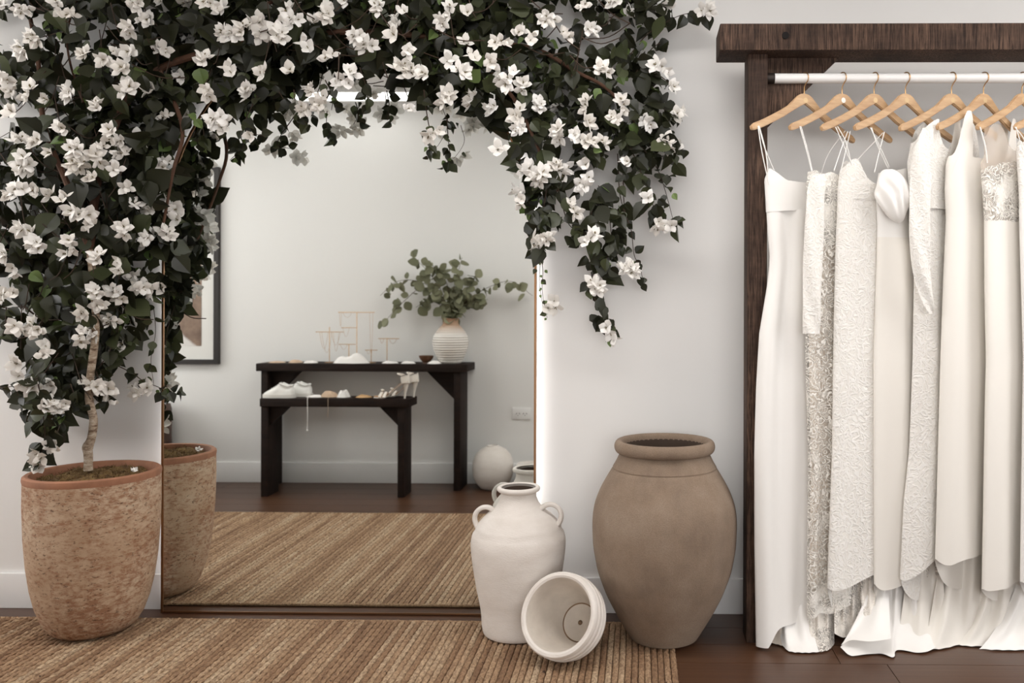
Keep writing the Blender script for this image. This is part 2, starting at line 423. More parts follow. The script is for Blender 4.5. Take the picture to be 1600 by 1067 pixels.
# ------------------------------------------------------------------ jute rug, one object per braid
RX0, RX1, RY0, RY1, RT = -2.95, .116, 1.515, 2.873, .013
rug = empty('jute_rug', (RX0, RY0, 0)); tag(rug, 'large braided jute rug in tan and brown lying before the mirror', 'rug')
def braid_mesh(seed):
    rng = random.Random(seed); L = RY1-RY0; n = 130; hw = .0098; mb = MB()
    ph = rng.random()*6
    def fn(u, v):
        y = v*L; a = u*PI
        s = u*2-1
        k = math.sin(2*PI*y/.0145+ph+abs(s)*2.2*(1 if s > 0 else 1)+(PI if s > 0 else 0))
        h = math.sin(a)**.6*(RT-.003)*(1+.22*k)+.001
        x = -math.cos(a)*hw*(1+.10*math.sin(2*PI*y/.0145+ph))+.0012*noise.noise((seed*3.1, y*5, 0))
        return (x, y+.0025*noise.noise((seed, s*2, y*9)), max(.0005, h))
    mb.grid(6, n, fn)
    return mb.mesh('braid', M_BRAID)
BM = [braid_mesh(i) for i in range(4)]
npitch = int(round((RX1-RX0)/.0196)); pit = (RX1-RX0)/npitch; rng = random.Random(5)
for i in range(npitch):
    link('braid', BM[rng.randrange(4)], rug, ((i+.5)*pit, rng.uniform(-.004, .004), 0), (0, 0, 0), (1, 1, rng.uniform(.92, 1.08)))
edge = MB()
for yy in (.002, RY1-RY0-.002):
    edge.tube([(x*.03, yy+.002*noise.noise((x, yy, 0)), .006) for x in range(int((RX1-RX0)/.03)+1)], .0055, 6)
edge.build('edge_stitching', M_BRAID, rug)

# ------------------------------------------------------------------ terracotta planter
def from_px(prof, cxp, Y, z0=None):
    """profile list of (half width px, py) at depth Y -> (r, z)"""
    out = []
    for hw, py in prof:
        z = P(cxp, py, Y).z; out.append((hw*Y/F, z))
    return out
POTC = Vector((-1.828, 2.762, RT))
pr = [(.0, 0), (.092, 0), (.112, .006), (.130, .022), (.147, .05), (.164, .10), (.177, .16), (.1875, .24), (.194, .33), (.197, .43), (.1965, .512)]
pot = empty('terracotta_planter', POTC); tag(pot, 'large weathered terracotta planter with mossy soil standing on the rug', 'planter')
def wob(r, z, a): return r*(1+.006*math.sin(2*a+.5)), z
mb = MB(); seg = 64
mb.lathe([(r, z) for r, z in pr], seg, fn=wob, close=True)
mb.build('body', M_POT, pot)
MB().lathe([(.1962, .508), (.1985, .520), (.197, .529), (.190, .534), (.180, .532), (.1755, .523), (.174, .508), (.168, .40), (.15, .12), (.0, .10)], seg, fn=wob, close=True).build('rim', M_TERRA, pot)
def soilf(u, v):
    r = .174*v; a = 2*PI*u
    z = .521+.016*noise.noise((r*math.cos(a)*14, r*math.sin(a)*14, 3))+.012*noise.noise((r*math.cos(a)*40, r*math.sin(a)*40, 9))-.012*v*v
    return (r*math.cos(a), r*math.sin(a), z)
MB().grid(72, 26, soilf, wrap=True).build('soil', M_MOSS, pot)
tuft = MB(); rng = random.Random(11)
for k in range(1100):
    r = .168*math.sqrt(rng.random()); a = rng.random()*2*PI; x, y = r*math.cos(a), r*math.sin(a)
    z = .519+.016*noise.noise((x*14, y*14, 3))+.012*noise.noise((x*40, y*40, 9))-.012*(r/.174)**2
    d = Vector((rng.uniform(-1, 1), rng.uniform(-1, 1), rng.uniform(.2, 1))).normalized()*rng.uniform(.008, .02); s = Vector((-d.y, d.x, 0)).normalized()*.0011
    b = Vector((x, y, z)); tuft.add([b-s, b+s, b+d*.6+s+Vector((0, 0, .002)), b+d], [(0, 1, 2, 3)])
tag(tuft.build('moss', M_MOSS, pot, False), kind='stuff')

# ------------------------------------------------------------------ bougainvillea
tree = empty('bougainvillea_tree', (POTC.x, POTC.y, POTC.z+.49)); tag(tree, 'bougainvillea in full white bloom, trained as an arch over the mirror', 'tree')
TI = Matrix.Translation(-Vector(tree.location))
def curve_pts(pts, n=6):
    """Catmull-Rom through 3-D points"""
    out = []; p = [Vector(q) for q in pts]; p = [p[0]*2-p[1]]+p+[p[-1]*2-p[-2]]
    for i in range(1, len(p)-2):
        for k in range(n):
            t = k/n
            out.append(.5*((2*p[i])+(p[i+1]-p[i-1])*t+(2*p[i-1]-5*p[i]+4*p[i+1]-p[i+2])*t*t+(3*p[i]-p[i-1]-3*p[i+1]+p[i+2])*t**3))
    out.append(p[-2]); return out
def leaf_mesh(name, mat, fold=.35, curl=.3):
    rows = [(0, .02), (.14, .27), (.32, .41), (.52, .39), (.74, .23), (.9, .08), (1, 0)]
    vs, fs = [], []
    for t, w in rows:
        z = -curl*t*t*.5
        vs += [(-w, t, z+w*fold), (0, t, z), (w, t, z+w*fold)]
    for i in range(len(rows)-1):
        for k in range(2): fs.append((i*3+k, i*3+k+1, i*3+k+4, i*3+k+3))
    return vs, fs
LV = [leaf_mesh('leaf', None, .3, .3), leaf_mesh('leaf', None, .55, .6), leaf_mesh('leaf', None, .12, -.2)]
LM = [M_LEAF, M_LEAF2, M_LEAF3]
LMESH = {}
for a in range(3):
    for b in range(3):
        LMESH[a, b] = MB().add(*LV[a]).mesh('leaf', LM[b], True, 16)
def orient(rng, down=.6, face=.8):
    """random leaf frame: tip direction (local y) and normal (local z)"""
    t = Vector((rng.gauss(0, .7), rng.gauss(0, .45), rng.gauss(-down, .55))).normalized()
    n = Vector((rng.gauss(0, .55), -face, rng.gauss(.35, .5)))
    n = (n-t*n.dot(t)).normalized(); x = t.cross(n)
    return Matrix((x, t, n)).transposed()
def ylim(x, y, Y):
    """keep the right side of the crown close to the wall, as it grows"""
    if x >= 300 or x < 60: return Y
    lim = interp([(150, 345), (240, 318), (300, 330), (420, 328), (470, 280), (520, 266), (620, 258)], y)
    k = (1000-lim)/(1000-x); return min(2.93, max(Y, 5.9*k/(1+k)+.01))
LEAVES = []      # (position, rotation 3x3, size, shape, material)
rng = random.Random(21)
def put_leaf(p, size, mi=None, down=.6, face=.8):
    if mi is None:
        q = rng.random(); mi = 0 if q < .70 else 1 if q < .93 else 2
    if mi == 2: size *= .62
    p = Vector(p); M3 = orient(rng, down, face)
    tip = p+M3 @ Vector((0, size, 0))
    lim = YWALL-.006
    in_m = MXL-.01 < p.x < MXR+.01 and p.z < MTOP
    if in_m: lim = YM-.016
    e = max(p.y, tip.y)+size*.22-lim
    if e > 0: p.y -= e
    LEAVES.append((p, M3, size, rng.randrange(3), mi))
def inside(poly, x, y):
    c = False; n = len(poly); j = n-1
    for i in range(n):
        (xi, yi), (xj, yj) = poly[i], poly[j]
        if (yi > y) != (yj > y) and x < (xj-xi)*(y-yi)/(yj-yi)+xi: c = not c
        j = i
    return c
GAPS = [(28, 42, 32), (8, 45, 27), (-15, 45, 20), (60, 36, 12), (-15, 182, 25), (52, 46, 12), (25, 182, 26), (60, 172, 16), (0, 185, 20), (160, 50, 17), (152, 30, 10), (103, 90, 15), (90, 72, 10), (6, 450, 20), (4, 560, 24), (12, 530, 14), (20, 480, 12),
        (872, 34, 22), (905, 62, 15), (892, 12, 12), (945, 58, 18), (1010, 55, 24), (1045, 60, 26), (930, 90, 12), (885, 232, 17), (955, 235, 13), (1020, 205, 10), (895, 255, 12), (810, 100, 8), (30, 330, 10), (8, 350, 14), (12, 600, 20), (215, 560, 16), (200, 590, 20), (110, 690, 20)]
POLYS = [  # polygon in photo pixels, leaf count, depth range
    ([(-40, -30), (335, -30), (300, 100), (262, 190), (240, 300), (235, 400), (228, 460), (222, 500), (205, 540), (186, 555), (175, 600), (140, 600), (112, 640), (98, 680), (70, 690), (48, 650), (28, 610), (22, 520), (-10, 500), (-40, 470)], 1750, (2.68, 2.95)),
    ([(235, 150), (300, 130), (285, 220), (272, 300), (292, 360), (275, 420), (245, 470), (232, 400)], 130, (2.84, 2.93)),
    ([(300, -30), (640, -30), (1000, -30), (1050, 0), (1030, 40), (1020, 95), (1036, 120), (1036, 180), (1045, 225), (985, 215), (962, 240), (905, 275), (870, 290), (848, 300), (830, 280), (815, 240), (790, 200), (755, 150), (720, 132), (685, 128), (665, 140), (640, 100), (600, 78), (540, 76), (480, 85), (440, 92), (400, 112), (350, 125), (305, 140), (280, 120)], 1600, (2.77, 2.94)),
    ([(330, 120), (450, 95), (425, 145), (400, 172), (360, 178)], 45, (2.86, 2.93)),
    ([(800, 240), (870, 250), (866, 330), (850, 392), (826, 388), (815, 320)], 80, (2.78, 2.9)),
    ([(905, 200), (1045, 150), (1060, 235), (1050, 345), (1010, 330), (985, 250), (935, 240)], 62, (2.78, 2.93)),
    ([(905, 300), (962, 320), (975, 375), (955, 430), (925, 440), (905, 380)], 26, (2.8, 2.93)),
]
for poly, cnt, (ya, yb) in POLYS:
    xs = [p[0] for p in poly]; ys = [p[1] for p in poly]; k = 0; guard = 0
    while k < cnt and guard < cnt*30:
        guard += 1
        x, y = rng.uniform(min(xs), max(xs)), rng.uniform(min(ys), max(ys))
        if not inside(poly, x, y): continue
        if any((x-gx)**2+(y-gy)**2 < gr*gr*1.9 for gx, gy, gr in GAPS) and rng.random() < .96: continue
        Y = ylim(x, y, lerp(ya, yb, rng.random()**.75))
        if x > 840 and rng.random() < .28: continue
        s = rng.uniform(.038, .082) if rng.random() < .8 else rng.uniform(.075, .105)
        if y > 480: s *= .92
        if x > 800: s *= .85
        p = P(x, y, Y); put_leaf(p, s); k += 1
# sprays: pixel polylines with leaves along them
twigs = MB()
def spray(pix, Y0, Y1, n, size=(.03, .06), rad=.0022, mi=None, off=.014):
    pts = [P(x, y, ylim(x, y, lerp(Y0, Y1, i/(len(pix)-1)))) for i, (x, y) in enumerate(pix)]
    c = curve_pts(pts, 6)
    twigs.tube([TI @ q for q in c], [rad*(1-.6*i/len(c)) for i in range(len(c))], 5)
    for k in range(n):
        q = c[min(len(c)-1, int(len(c)*(k+rng.random())/n))]
        o = Vector((rng.uniform(-1, 1), rng.uniform(-.9, .4), rng.uniform(-.6, .6)))*off
        put_leaf(q+o, rng.uniform(*size), mi, .8, .9)
spray([(939, 295), (922, 342), (929, 375), (929, 416), (924, 450), (939, 487), (949, 504), (955, 532)], 2.86, 2.90, 34, (.028, .062))
spray([(935, 290), (950, 330), (955, 380), (945, 410)], 2.84, 2.86, 18, (.04, .085))
spray([(973, 262), (976, 328), (986, 359), (991, 399), (1000, 416), (1006, 450)], 2.87, 2.91, 17, (.022, .042))
spray([(965, 240), (968, 300), (975, 335), (965, 360), (970, 392)], 2.86, 2.9, 12, (.03, .055))
spray([(985, 210), (1005, 232), (1027, 264), (1040, 300), (1052, 345)], 2.85, 2.90, 10, (.022, .04))
spray([(985, 230), (1010, 290), (1025, 330), (1052, 352)], 2.83, 2.88, 22, (.03, .06))
spray([(842, 390), (848, 420), (847, 450), (850, 475), (855, 497)], 2.91, 2.95, 13, (.018, .032), .0014, 2)
spray([(846, 390), (843, 440), (850, 490)], 2.91, 2.94, 5, (.016, .026), .0012, 1)
spray([(858, 270), (848, 335), (841, 389)], 2.80, 2.86, 16, (.03, .06))
spray([(866, 270), (886, 345), (903, 362), (890, 372)], 2.82, 2.87, 14, (.03, .06))
spray([(985, 85), (1010, 55), (1040, 35), (1070, 22), (1108, 18)], 2.86, 2.88, 17, (.03, .06))
spray([(990, 120), (1015, 80), (1035, 66), (1045, 70)], 2.86, 2.9, 8, (.03, .05))
spray([(990, 222), (1030, 224), (1060, 232), (1068, 233)], 2.86, 2.89, 9, (.022, .042))
spray([(1020, 110), (1040, 125), (1058, 138)], 2.86, 2.89, 7, (.028, .045))
spray([(1030, 165), (1050, 180), (1062, 185)], 2.86, 2.89, 6, (.025, .045))
spray([(662, 140), (668, 185), (676, 225), (672, 240)], 2.78, 2.84, 16, (.025, .05))
spray([(690, 165), (699, 195), (688, 222), (676, 236)], 2.8, 2.84, 3, (.02, .03), .0012)
spray([(562, 105), (572, 135), (575, 165)], 2.8, 2.84, 9, (.03, .05))
spray([(508, 125), (520, 150), (518, 172)], 2.8, 2.84, 8, (.03, .045))
spray([(459, 140), (463, 168), (475, 188), (487, 198)], 2.8, 2.84, 7, (.028, .045), .0016)
spray([(402, 150), (385, 185), (385, 205), (415, 213)], 2.8, 2.84, 10, (.028, .05))
spray([(428, 130), (440, 150), (446, 160)], 2.8, 2.84, 6, (.028, .045))
spray([(330, 180), (342, 195), (350, 208)], 2.8, 2.84, 7, (.028, .045))
spray([(160, 560), (205, 582), (225, 596), (250, 606), (262, 618)], 2.72, 2.86, 15, (.028, .05))
spray([(240, 478), (243, 520), (236, 560), (240, 600)], 2.86, 2.93, 10, (.022, .04), .0014, 1)
spray([(60, 600), (66, 640), (70, 680), (62, 720)], 2.6, 2.64, 22, (.032, .06))
spray([(85, 600), (100, 640), (90, 675)], 2.6, 2.64, 14, (.032, .06))
spray([(60, 590), (28, 602), (-6, 606)], 2.62, 2.7, 5, (.025, .05))
spray([(25, 600), (28, 618)], 2.62, 2.64, 3, (.03, .045))
spray([(150, 580), (160, 610), (166, 632)], 2.66, 2.7, 8, (.03, .045))
spray([(110, 600), (125, 640)], 2.62, 2.66, 6, (.035, .06))
spray([(250, 380), (272, 400), (284, 376)], 2.86, 2.9, 8, (.028, .045))
spray([(240, 430), (256, 450), (264, 460)], 2.86, 2.92, 8, (.028, .045))
spray([(300, 180), (318, 205), (310, 232)], 2.78, 2.84, 10, (.04, .065))
spray([(10, 480), (8, 510), (2, 528)], 2.66, 2.7, 7, (.03, .05))
spray([(60, 20), (30, 8), (-5, 20)], 2.8, 2.86, 14, (.03, .05))
spray([(100, 50), (60, 60), (30, 80), (0, 90)], 2.8, 2.86, 18, (.035, .06))
spray([(60, 200), (30, 200), (0, 215)], 2.8, 2.86, 10, (.03, .05))
for _ in range(170):     # fine twigs through the mass
    x, y = rng.uniform(20, 1000), rng.uniform(5, 160) if rng.random() < .55 else rng.uniform(150, 560)
    if y > 160: x = rng.uniform(10, 190)
    elif x > 330: y *= .55
    Y = rng.uniform(2.7, 2.86); a = rng.uniform(0, 2*PI); l = rng.uniform(.07, .18); p = P(x, y, Y)
    q = p+Vector((math.cos(a)*l, rng.uniform(-.04, .03), math.sin(a)*l)); mdl = (p+q)/2+Vector((0, 0, -.02))
    q.y = min(q.y, 2.92); twigs.tube([TI @ v for v in curve_pts([p, mdl, q], 4)], .0018, 4)
tag(twigs.build('twigs', M_TWIG, tree), kind='stuff')
# trunk and main limbs
tk = curve_pts([P(138, 735, 2.76), P(138, 712, 2.76), P(137, 699, 2.758), P(143, 684, 2.757), P(146, 655, 2.755), P(139, 622, 2.752), P(141, 590, 2.75), P(150, 500, 2.74), P(140, 380, 2.74)], 5)
MB().tube([TI @ q+Vector((.0015*noise.noise((i, 0, 0)), 0, 0)) for i, q in enumerate(tk)], [.0138+.0032*math.exp(-((i-10)/2.5)**2)-.0025*(i/len(tk))+.0012*noise.noise((i*.7, 3, 0)) for i in range(len(tk))], 14).build('trunk', M_BARK, tree)
for pix, r0, r1 in [([(140, 390, 2.74), (160, 250, 2.76), (220, 130, 2.79), (330, 80, 2.82), (520, 50, 2.84), (700, 60, 2.85), (800, 70, 2.85), (850, 82, 2.84), (900, 112, 2.84), (950, 140, 2.85), (1000, 200, 2.87)], .014, .005),
                    ([(142, 400, 2.74), (110, 300, 2.72), (70, 200, 2.76), (60, 100, 2.82), (40, -10, 2.86)], .011, .006),
                    ([(130, 160, 2.8), (110, 100, 2.84), (105, 50, 2.88), (120, 0, 2.9)], .004, .003),
                    ([(250, 110, 2.8), (285, 200, 2.8), (270, 270, 2.8), (250, 380, 2.84)], .008, .004),
                    ([(720, 62, 2.85), (800, 150, 2.84), (840, 230, 2.84), (870, 300, 2.86)], .008, .004),
                    ([(350, 80, 2.83), (400, 20, 2.86), (480, -30, 2.88)], .008, .005)]:
    c = curve_pts([P(*q) for q in pix], 6); n = len(c)
    MB().tube([TI @ q for q in c], [lerp(r0, r1, i/(n-1)) for i in range(n)], 8).build('branch', M_BRANCH, tree)
# flowers
def floret(mb, base, axis, size, rng):
    ax = axis.normalized(); up = Vector((0, 0, 1)) if abs(ax.z) < .9 else Vector((1, 0, 0))
    s = ax.cross(up).normalized(); t = ax.cross(s)
    a0 = rng.random()*6.28; nb = 3 if rng.random() < .6 else 4
    for k in range(nb):
        a = a0+2*PI*k/nb+rng.uniform(-.25, .25); d = s*math.cos(a)+t*math.sin(a)
        opn = rng.uniform(.45, 1.15); dirv = (ax*math.cos(opn)+d*math.sin(opn)).normalized()
        w = dirv.cross(ax.cross(d).normalized()) if False else ax.cross(d).normalized()
        nrm = dirv.cross(w).normalized(); L = size*rng.uniform(.85, 1.15)
        vs = []
        for tt, ww, bb in ((0, .06, 0), (.25, .30, .05), (.5, .37, .07), (.75, .25, .03), (1, .0, -.06)):
            c0 = base+dirv*(L*tt)+nrm*(L*bb)
            vs += [c0-w*(ww*L)-nrm*(ww*L*.35), c0, c0+w*(ww*L)-nrm*(ww*L*.35)]
        mb.add(vs, [(i*3+j, i*3+j+1, i*3+j+4, i*3+j+3) for i in range(4) for j in range(2)], 0)
    for k in range(2):
        d = (ax+s*rng.uniform(-.3, .3)+t*rng.uniform(-.3, .3)).normalized()
        mb.tube([base, base+d*size*.45], size*.035, 4, 1)
def flower_mesh(seed, n):
    r = random.Random(seed); mb = MB()
    for k in range(n):
        a = r.random()*6.28; e = r.uniform(.1, 1.15) if k else .1
        ax = Vector((math.cos(a)*math.sin(e), -math.cos(e), math.sin(a)*math.sin(e)))
        base = Vector((math.cos(a)*.018*math.sin(e)*1.3, -.006*math.cos(e)-r.uniform(0, .008), math.sin(a)*.018*math.sin(e)*1.3))
        floret(mb, base, ax, r.uniform(.027, .035), r)
    return mb.mesh('flower', [M_PETAL, M_STAMEN], True, 60)
FM = [flower_mesh(100+i, n) for i, n in enumerate((3, 3, 4, 5, 4, 5))]
FMS = [flower_mesh(200+i, n) for i, n in enumerate((1, 2, 2))]
FP = """34,12 105,27 57,58 39,76 231,32 203,39 298,40 290,8 328,8 348,20 355,54 135,90 207,79 168,92 184,84 252,78 294,74 317,98 284,119 198,107 202,139 244,141s 325,138 116,146 80,158 52,146 18,140 7,117 153,171 258,185 339,188 297,183s 101,202 177,207 195,221 65,222 32,224 122,235 158,232 210,222 195,244 146,246 39,253 85,238s 121,255 258,255 23,178s 212,6 258,4 2,12 93,10
367,56 381,52 406,32 451,22 458,34 435,57 489,38s 511,24 543,3 593,11 623,37 636,21s 691,29 560,58 574,76 483,78s 514,93 635,78 620,57s 454,115s 364,117s 545,117 628,112 645,119 669,117 394,149 384,143 491,146 479,168 500,160 418,117s 347,185 347,200 398,211s 635,171 698,151 676,207 408,54s 540,128
703,19 730,22s 856,27 914,8 982,23 967,2 1040,10 1102,15 808,54 827,66s 782,67 884,56 917,45 764,94 743,95s 721,113 703,94s 795,124 785,115 817,135 868,110s 938,111 1032,106 1046,135 701,154 742,157 776,168 842,166 868,150s 919,165 973,164 1009,188 962,188 1057,179 812,182 815,201 874,208 914,192 900,214 914,223 938,223 1037,223 1057,228s 916,258s 982,256 779,236s 826,264 842,275 875,265 725,69s
841,279 816,298 817,311s 870,264 912,286 893,328 850,369 828,380 922,375 988,416 983,426 929,450 949,510s 953,518s 868,470s 858,482s 1013,311s 1027,348 1047,352s 875,207
39,261 56,268s 122,260 151,282 181,265s 258,264 21,306 35,300 52,298 85,308s 98,317s 119,329s 131,334 142,348 207,321 199,292s 237,328 279,310 315,316 291,275s 270,289s 38,353 55,369 59,385 16,395 26,414s 112,382 110,395s 194,358 231,371 154,407 194,408s 209,435 218,447 237,450 302,361 277,365 325,337s 269,441 300,443s 189,463 178,458 150,458 156,474 133,485 172,497 18,458 9,471s 60,510 152,516 26,510s 215,502 194,424s
63,514 127,525 28,513s 197,539 66,556 84,543s 54,601 62,609 89,602s 143,603 167,610 172,619s 70,635 97,630 92,640 218,611 236,605 84,694s 59,724 66,706s 31,567s 34,585s"""
fr = random.Random(31); nflow = 0
for tok in FP.split():
    small = tok.endswith('s'); x, y = map(float, tok.rstrip('s').split(','))
    if 262 < x < 345 and 255 < y < 470: x -= 42; y += 8
    if x > 800 and y > 250: Y = fr.uniform(2.77, 2.83)
    elif x > 980: Y = fr.uniform(2.78, 2.86)
    elif x < 340 and y > 480: Y = fr.uniform(2.6, 2.67)
    elif x < 340: Y = fr.uniform(2.61, 2.68)
    elif y > 130: Y = fr.uniform(2.74, 2.8)
    else: Y = fr.uniform(2.68, 2.75)
    if 205 < x < 345 and 200 < y < 620: Y = fr.uniform(2.72, 2.88)
    if x in (868, 858): Y = 2.92
    Y = min(2.90, ylim(x, y, Y)); p0 = P(x, y, Y)
    p = TI @ P(x, y, Y); s = fr.uniform(.85, 1.12)*Y/2.65
    link('flower', (FMS if small else FM)[fr.randrange(3 if small else 6)], tree, p, (fr.uniform(-.5, .25), fr.uniform(-PI, PI), fr.uniform(-.5, .5)), s*(1.12 if small else .98)); nflow += 1
# leaves: nearest 300 as single objects, the others joined
LEAVES.sort(key=lambda l: -l[2]/(l[0]-Vector((0, 0, CAMH))).length + (0 if l[0].y < 2.76 else 1))
for p, M3, s, a, b in LEAVES[:300]:
    o = link('leaf', LMESH[a, b], tree); o.matrix_local = Matrix.Translation(TI @ p) @ M3.to_4x4() @ Matrix.Scale(s, 4)
lm = MB()
for p, M3, s, a, b in LEAVES[300:]:
    vs, fs = LV[a]; q = TI @ p
    lm.add([q+M3 @ (Vector(v)*s) for v in vs], fs, b)
tag(lm.build('foliage', LM, tree, True, 16), kind='stuff')
# fallen bloom on the soil
fb = link('fallen_flower', FMS[1], None, P(205, 737, 2.74)+Vector((0, 0, -.004)), (-1.3, .4, .3), .55); tag(fb, 'white fallen bloom lying on the moss in the planter', 'flower')
fb.location.z = POTC.z+.531

# ------------------------------------------------------------------ jars
JX, JY = .083, 2.757
def jarprof(z3, cx):
    return [((w/2)/2.622, 660+y/2.622) for w, y in z3]
jp = [(54, 1006), (60, 995), (66, 983), (77, 962), (92.5, 927), (106, 889), (113, 851), (114.5, 813), (112, 790), (107, 774), (98, 755), (87.5, 738), (83.5, 731.5)]
pts = [(hw*JY/F*.985, P(1036, py, JY).z) for hw, py in jp]
zoff = RT-pts[0][1]; pts = [(r, z+zoff*(1-min(1, (z-pts[0][1])/.2))) for r, z in pts]
zs = pts[-1][1]
prof = [(0, RT), (pts[0][0]-.006, RT)]+[(r, z) for r, z in pts[:1]]
dense = []
for k in range(60):   # smooth the profile
    z = lerp(pts[0][1], pts[-1][1], k/59)
    acc = sum(interp([(q[1], q[0]) for q in pts], z+d) for d in (-.02, -.01, 0, .01, .02))/5
    dense.append((acc if 2 < k < 57 else interp([(q[1], q[0]) for q in pts], z), z))
rn = pts[-1][0]
topz = P(1036, 690, JY).z
prof = [(0, RT), (pts[0][0]-.005, RT)]+dense+[(rn-.0035, zs+.002), (rn-.004, zs+.004), (rn-.003, zs+.007), (rn-.013, zs+.024), (rn-.021, zs+.040), (rn-.027, zs+.053)]
rc, zc, rr = 76*JY/F-.004, zs+.074, .019
prof += [(.1515+.0152*math.cos(a), zc+.021*math.sin(a)) for a in [(-75+i*17)*PI/180 for i in range(16)]]
jar = empty('stoneware_jar', (JX, JY, 0)); tag(jar, 'big sandy brown stoneware jar with rolled rim beside the rack', 'jar')
MB().lathe(prof, 72, close=True).build('body', M_JAR, jar)
MB().lathe([(.1366, zc+.002), (.134, zc-.02), (.137, zc-.06), (.16, zc-.1), (.2, zc-.25), (.2, .25), (.1, .06), (0, .05)], 48, close=True).build('inside', M_SHADEIN, jar)
GX, GY = P(810, 900, 2.782).x, 2.782
gp = [(54, 1003), (56.5, 990), (57, 965), (60, 940), (65, 915), (70, 885), (73, 862), (74, 845), (73, 836), (70, 828), (61.5, 814), (54, 806.5), (48.5, 801.5)]
pts = [(hw*GY/F, P(810, py, GY).z) for hw, py in gp]
zo = RT-pts[0][1]; pts = [(r, z+zo*(1-min(1, max(0, (z-pts[0][1])/.15)))) for r, z in pts]
pts[0] = (pts[0][0], RT+.004)
ev = []
tab = [(q[1], q[0]) for q in pts]
for k in range(44):
    z = lerp(pts[0][1], pts[-1][1], k/43); acc = sum(interp(tab, z+d) for d in (-.015, -.008, 0, .008, .015))/5
    ev.append((acc if 1 < k < 42 else interp(tab, z), z))
zl = pts[-1][1]; rl = pts[-1][0]
def Gz(py): return P(810, py, GY).z
prof = [(0, RT), (pts[0][0]-.005, RT)]+ev
groove = Gz(828)
prof = [(r-(.0034 if abs(z-groove) < .0045 else 0), z) for r, z in prof]
prof += [(rl-.003, zl+.002), (40.5*GY/F, Gz(796)), (35*GY/F, Gz(790)), (31*GY/F, Gz(784)), (28.5*GY/F, Gz(778)), (27.2*GY/F, Gz(773)), (27.6*GY/F, Gz(769))]
rt = 29.5*GY/F; zt = Gz(763)
prof += [(rt+.0005+.0085*math.cos(a), zt+.0085*math.sin(a)) for a in [(-75+i*22)*PI/180 for i in range(11)]]
jin = [(rt-.012, zt-.01), (rt-.014, zt-.03), (rt+.03, zt-.12), (rt+.03, .12), (0, .1)]
jug = empty('clay_amphora', (GX, GY, 0)); tag(jug, 'chalky white clay amphora with two ring handles standing on the rug', 'vase')
MB().lathe(prof, 64, close=True).build('body', M_CLAY, jug)
MB().lathe([(rt-.0115, zt-.002)]+jin, 40, close=True).build('inside', M_SHADEIN, jug)
for sx in (-1, 1):
    hp = [Vector((sx*dx*GY/F, -.014, Gz(py+(0 if sx < 0 else -5)))) for dx, py in ((30, 806), (37, 797), (46, 791.5), (56, 792), (64.5, 798.5), (67.5, 808), (65, 818), (58, 827))]
    hp = curve_pts(hp, 4); MB().tube(hp, [.0078+.002*abs(i-len(hp)/2)/len(hp)*2 for i in range(len(hp))], 10, flat=1.3).build('handle', M_CLAY, jug)
# toppled flower pot
tp = empty('toppled_flower_pot', (0, 0, 0)); tag(tp, 'small ridged white clay pot lying on its side, mouth open forward', 'flower pot')
mc = P(871, 970, 2.52)
axis = Vector((.066, .16, -.088)).normalized()     # from mouth to base
q = axis.to_track_quat('Z', 'Y').to_matrix().to_4x4()
R0 = .1265
op = [(R0-.018, .004), (R0-.012, 0), (R0-.004, .001), (R0, .006), (R0, .018), (R0-.004, .022), (R0-.004, .025), (R0+.002, .029), (R0+.002, .040), (R0-.003, .044), (R0-.003, .047), (R0+.003, .051), (R0+.003, .061), (R0-.003, .065), (R0-.003, .068), (R0+.001, .072), (R0, .082), (R0-.008, .088), (R0-.022, .12), (R0-.038, .155), (R0-.052, .19), (R0-.057, .197), (0, .197)]
ip = [(R0-.018, .004), (R0-.021, .01), (R0-.028, .05), (R0-.042, .10), (R0-.058, .15), (R0-.066, .172)]
Mt = Matrix.Translation(mc) @ q
allz = [(Mt @ Vector((r*math.cos(a), r*math.sin(a), z))).z for r, z in op for a in [k*PI/24 for k in range(48)]]
Mt = Matrix.Translation(Vector((0, 0, RT-min(allz)))) @ Mt
tp.matrix_world = Mt
MB().lathe(op, 56).build('body', M_CLAY, tp)
ti = MB().lathe(ip, 56, close=True).build('inside', M_CLAYIN, tp)
rb = R0-.066
MB().lathe([(rb+.001, .1715), (rb-.006, .1725), (rb-.006, .174), (rb+.001, .174)], 40, close=True).build('dirt_ring', M_CLAYD, ti)
MB().lathe([(rb-.004, .172), (rb-.02, .1735), (.008, .174), (.0072, .18), (0, .181)], 40, close=True).build('base_disc', M_CLAYIN, ti)
MB().lathe([(0, .170), (.004, .1705), (.0068, .1725), (.0075, .1745)], 16, close=True).build('drain_plug', M_CLAYD, ti)

# ------------------------------------------------------------------ clothing rack of dark timber
RKX0, RKX1 = P(1125, 55, 2.69).x, 2.0
rack = empty('clothing_rack', (RKX0, 2.76, 0)); tag(rack, 'heavy dark timber clothing rack with white hanging rail', 'clothing rack')
RI = Vector((-RKX0, -2.76, 0))
def rbox(lo, hi, name, mat, bev=.004):
    mb = MB().box(lo, hi, bev=bev); mb.xf(Matrix.Translation(RI)); return mb.build(name, mat, rack)
zb, zt_ = P(1300, 78, 2.69).z, P(1300, 36, 2.69).z
beam = rbox((RKX0, 2.69, zb), (RKX1, 2.83, zt_), 'beam', M_DARK)
px0, px1 = P(1167.5, 500, 2.727).x, P(1198.5, 500, 2.727).x
rbox((px0, 2.727, 0), (px1, 2.82, zb), 'post', M_DARKP)
rbox((RKX1-.16, 2.727, 0), (RKX1-.16+px1-px0, 2.82, zb), 'post', M_DARKP)
gz, gx = P(1200, 204, 2.80).z, P(1308, 97, 2.80).x
